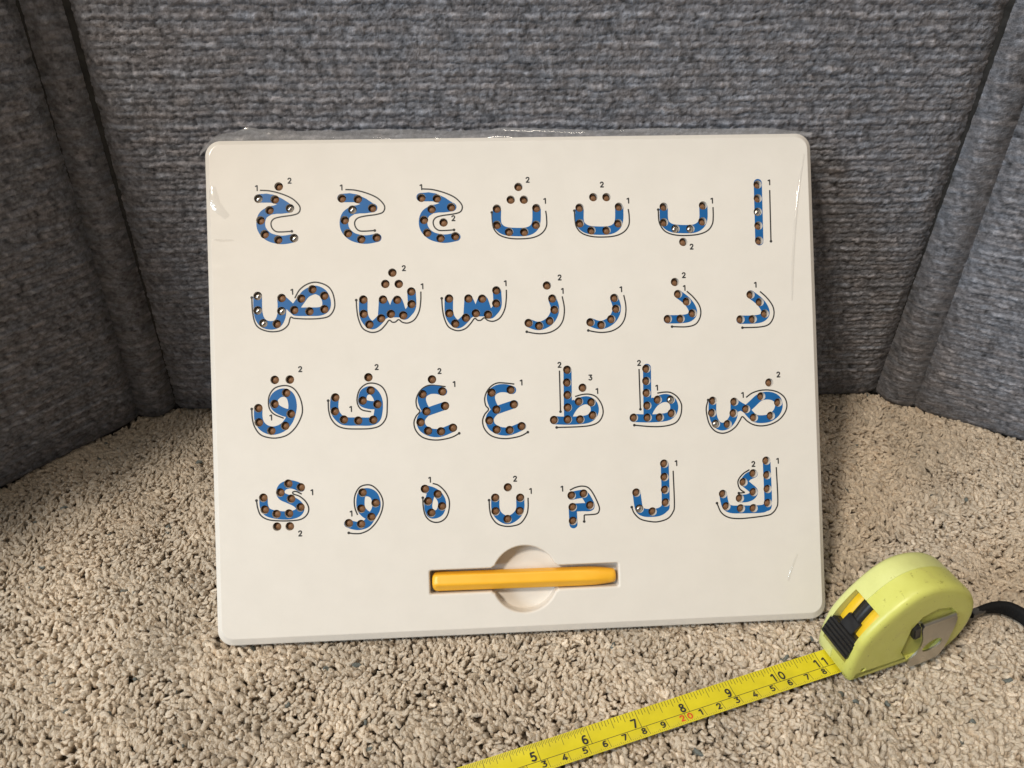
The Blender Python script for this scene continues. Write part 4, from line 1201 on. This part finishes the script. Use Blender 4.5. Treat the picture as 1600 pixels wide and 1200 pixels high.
# blade: shallow trough, printed on top
BL0, BL1, BT0, BT1 = -279.8, 4.0, 4.9, 18.4
def blade_z(t):
    k_ = (t - (BT0 + BT1) / 2) / ((BT1 - BT0) / 2)
    return 2.2 + 1.0 * k_ * k_
def build_blade():
    ts = np.linspace(BT0, BT1, 13)
    V, F = [], []
    m = len(ts)
    for s in (BL0, BL0 * .5, BL1):
        for t in ts: V.append((s * MM, t * MM, blade_z(t) * MM))
        for t in ts[::-1]: V.append((s * MM, t * MM, (blade_z(t) - 0.16) * MM))
    k_ = 2 * m
    for r in range(2):
        for i in range(k_):
            j = (i + 1) % k_
            F.append((r * k_ + i, (r + 1) * k_ + i, (r + 1) * k_ + j, r * k_ + j))
    F.append(tuple(range(k_))); F.append(tuple(range(3 * k_ - 1, 2 * k_ - 1, -1)))
    o = link_mesh('blade', V, F, M_blade, TAPE)
    bm = bmesh.new(); bm.from_mesh(o.data)
    bmesh.ops.recalc_face_normals(bm, faces=bm.faces)
    bm.to_mesh(o.data); bm.free()
    shade_by_angle(o, 30)
    # ruling
    S5, INCH = -156.0, 24.45
    DIV = 10.3
    lines, ticks = [], []
    def bar(dst, s, t0, t1, w_):
        b = len(dst[0]); n = 5
        for i in range(n):
            t = t0 + (t1 - t0) * i / (n - 1)
            z = (blade_z(t) + 0.03) * MM
            dst[0].append(((s - w_ / 2) * MM, t * MM, z)); dst[0].append(((s + w_ / 2) * MM, t * MM, z))
            if i: dst[1].append((b + 2 * i - 2, b + 2 * i - 1, b + 2 * i + 1, b + 2 * i))
    dark, faint = ([], []), ([], [])
    b = 0
    z = (blade_z(DIV) + 0.03) * MM
    dark[0].extend([((BL0 + 8) * MM, (DIV - .13) * MM, z), ((BL1) * MM, (DIV - .13) * MM, z), ((BL1) * MM, (DIV + .13) * MM, z), ((BL0 + 8) * MM, (DIV + .13) * MM, z)])
    dark[1].append((0, 1, 2, 3))
    for i in range(1, 12):
        s = S5 + (i - 5) * INCH
        bar(dark, s, DIV, BT1 - 0.15, 0.24)
    for i in range(0, 11):
        sub = 32 if i < 6 else 16
        for q in range(1, sub):
            s = S5 + (i - 5 + q / sub) * INCH
            if s > BL1: continue
            fr = q / sub
            ln = 4.4 if q * 2 == sub else 3.3 if (q * 4) % sub == 0 else 2.6 if (q * 8) % sub == 0 else 2.0 if (q * 16) % sub == 0 else 1.4
            bar(faint, s, BT1 - 0.2 - ln, BT1 - 0.2, 0.26 if sub == 16 else 0.22)
    for cm in range(1, 29):
        s = S5 + (cm / 2.54 - 5) * INCH
        if s > BL1: continue
        bar(dark, s, BT0 + 0.9, DIV, 0.2)
    for mmk in range(5, 290):
        if mmk % 10 == 0: continue
        s = S5 + (mmk / 25.4 - 5) * INCH
        if s > BL1: continue
        bar(faint, s, BT0 + 0.5, BT0 + (1.9 if mmk % 5 == 0 else 1.2), 0.14)
    link_mesh('ruler_line', dark[0], dark[1], M_ink, o)
    f = link_mesh('graduation', faint[0], faint[1], M_tick, o)
    f['kind'] = 'stuff'
    def digit(ch, s, t, h, m, key, wide=1.0):
        d = bpy.data.objects.new('numeral', digit_mesh(ch, h, 0.094, m, key))
        col.objects.link(d); d.parent = o
        slope = (blade_z(t + .5) - blade_z(t - .5))
        d.location = (s * MM, t * MM, (blade_z(t) + 0.42) * MM)
        d.location.z = (max(blade_z(t - h / 2), blade_z(t), blade_z(t + h / 2)) + 0.04) * MM
        d.rotation_euler = (0, 0, 0)
        d.scale = (wide, 1, 1)
        if m is M_red: d['label'] = 'red printed numeral'
    for i in range(1, 12):
        s = S5 + (i - 5) * INCH
        if i < 10:
            digit(str(i), s - 2.6, DIV + 2.6, 4.5, M_ink, 'inch', 0.92)
        else:
            digit('1', s - 2.3, DIV + 2.6, 4.5, M_ink, 'inch', 0.92)
            digit(str(i % 10), s + 2.3, DIV + 2.6, 4.5, M_ink, 'inch', 0.92)
    for cm in range(1, 29):
        s = S5 + (cm / 2.54 - 5) * INCH
        if cm % 10:
            digit(str(cm % 10), s - 2.2, DIV - 2.2, 3.1, M_ink, 'cm', 1.15)
        else:
            digit(str(cm // 10), s - 2.0, DIV - 2.2, 3.1, M_red, 'red', 1.15)
            digit('0', s + 1.9, DIV - 2.2, 3.1, M_red, 'red', 1.15)
    # end hook
    bm = bmesh.new()
    box(bm, ((BL0 - 1.0) * MM, (BT0 + 1) * MM, -4.0 * MM), (BL0 * MM, (BT1 - 1) * MM, 3.0 * MM))
    finish('end_hook', bm, M_clip, TAPE, False, 0.2 * MM)
build_blade()

def build_strap():
    # flat woven wrist strap leaving the back of the case
    ca, sa = math.cos(-TAPE_A), math.sin(-TAPE_A)
    world = [(368, -17, 4.0), (374, -10.5, 5.5), (380, -7, 6.0), (387, -4.5, 6.0), (395, -3.2, 6.0), (402, -4.5, 5.8), (407.5, -10, 5.4), (410, -19, 5.0), (411, -32, 4.2), (412, -60, 3.5), (418, -95, 3.5), (440, -130, 3.5)]
    P = catmull([np.array(p) for p in world], 7)
    V, F = [], []
    rows = []
    for i, p in enumerate(P):
        d = P[min(i + 1, len(P) - 1)] - P[max(i - 1, 0)]
        d = d / np.linalg.norm(d)
        side = np.array([-d[1], d[0], 0]); side /= np.linalg.norm(side)
        up = np.cross(d, side)
        t = i / (len(P) - 1)
        hw_, hh = (1.2 + 0.9 * min(1, max(0, (t - .2) * 7))), 1.6 + 2.6 * min(1, max(0, (t - .2) * 4))
        row = []
        for a in np.linspace(0, 2 * math.pi, 14, endpoint=False):
            c_, s_ = math.cos(a), math.sin(a)
            q = p + side * hw_ * math.copysign(abs(c_) ** .6, c_) + up * hh * math.copysign(abs(s_) ** .6, s_)
            x, y = q[0] - 306.4, q[1] + 38.2
            row.append(((x * ca - y * sa) * MM, (x * sa + y * ca) * MM, (q[2] + 1.5 - 1.5) * MM))
        rows.append(row)
    ring_strip(V, F, rows)
    n = 14
    F.append(tuple(range(n))); F.append(tuple(range(len(V) - 1, len(V) - 1 - n, -1)))
    o = link_mesh('wrist_strap', V, F, M_strap, TAPE, smooth=True)
    bm = bmesh.new(); bm.from_mesh(o.data)
    bmesh.ops.recalc_face_normals(bm, faces=bm.faces)
    bm.to_mesh(o.data); bm.free()
    # metal ferrule that closes the strap's loop
    V, F, rows = [], [], []
    k0, k1 = int(len(P) * .19), int(len(P) * .29)
    for i in range(k0, k1 + 1):
        p = P[i]; d = P[i + 1] - P[i - 1]; d /= np.linalg.norm(d)
        side = np.array([-d[1], d[0], 0]); side /= np.linalg.norm(side); up = np.cross(d, side)
        row = []
        for a in np.linspace(0, 2 * math.pi, 14, endpoint=False):
            q = p + side * 2.0 * math.cos(a) + up * 2.1 * math.sin(a)
            x, y = q[0] - 306.4, q[1] + 38.2
            row.append(((x * ca - y * sa) * MM, (x * sa + y * ca) * MM, q[2] * MM))
        rows.append(row)
    ring_strip(V, F, rows)
    F.append(tuple(range(n))); F.append(tuple(range(len(V) - 1, len(V) - 1 - n, -1)))
    f = link_mesh('ferrule', V, F, M_ferrule, o, smooth=True)
M_ferrule, N = mat('grey_ferrule', (0.12, 0.115, 0.11), 0.4, metal=0.6)
nz = N.noise(200, 3); rp = N.ramp(nz.outputs['Fac'], [(0.3, G3(0.3)), (0.7, G3(0.5))])
N.l.new(rp.outputs['Color'], N.b.inputs['Roughness'])
build_strap()
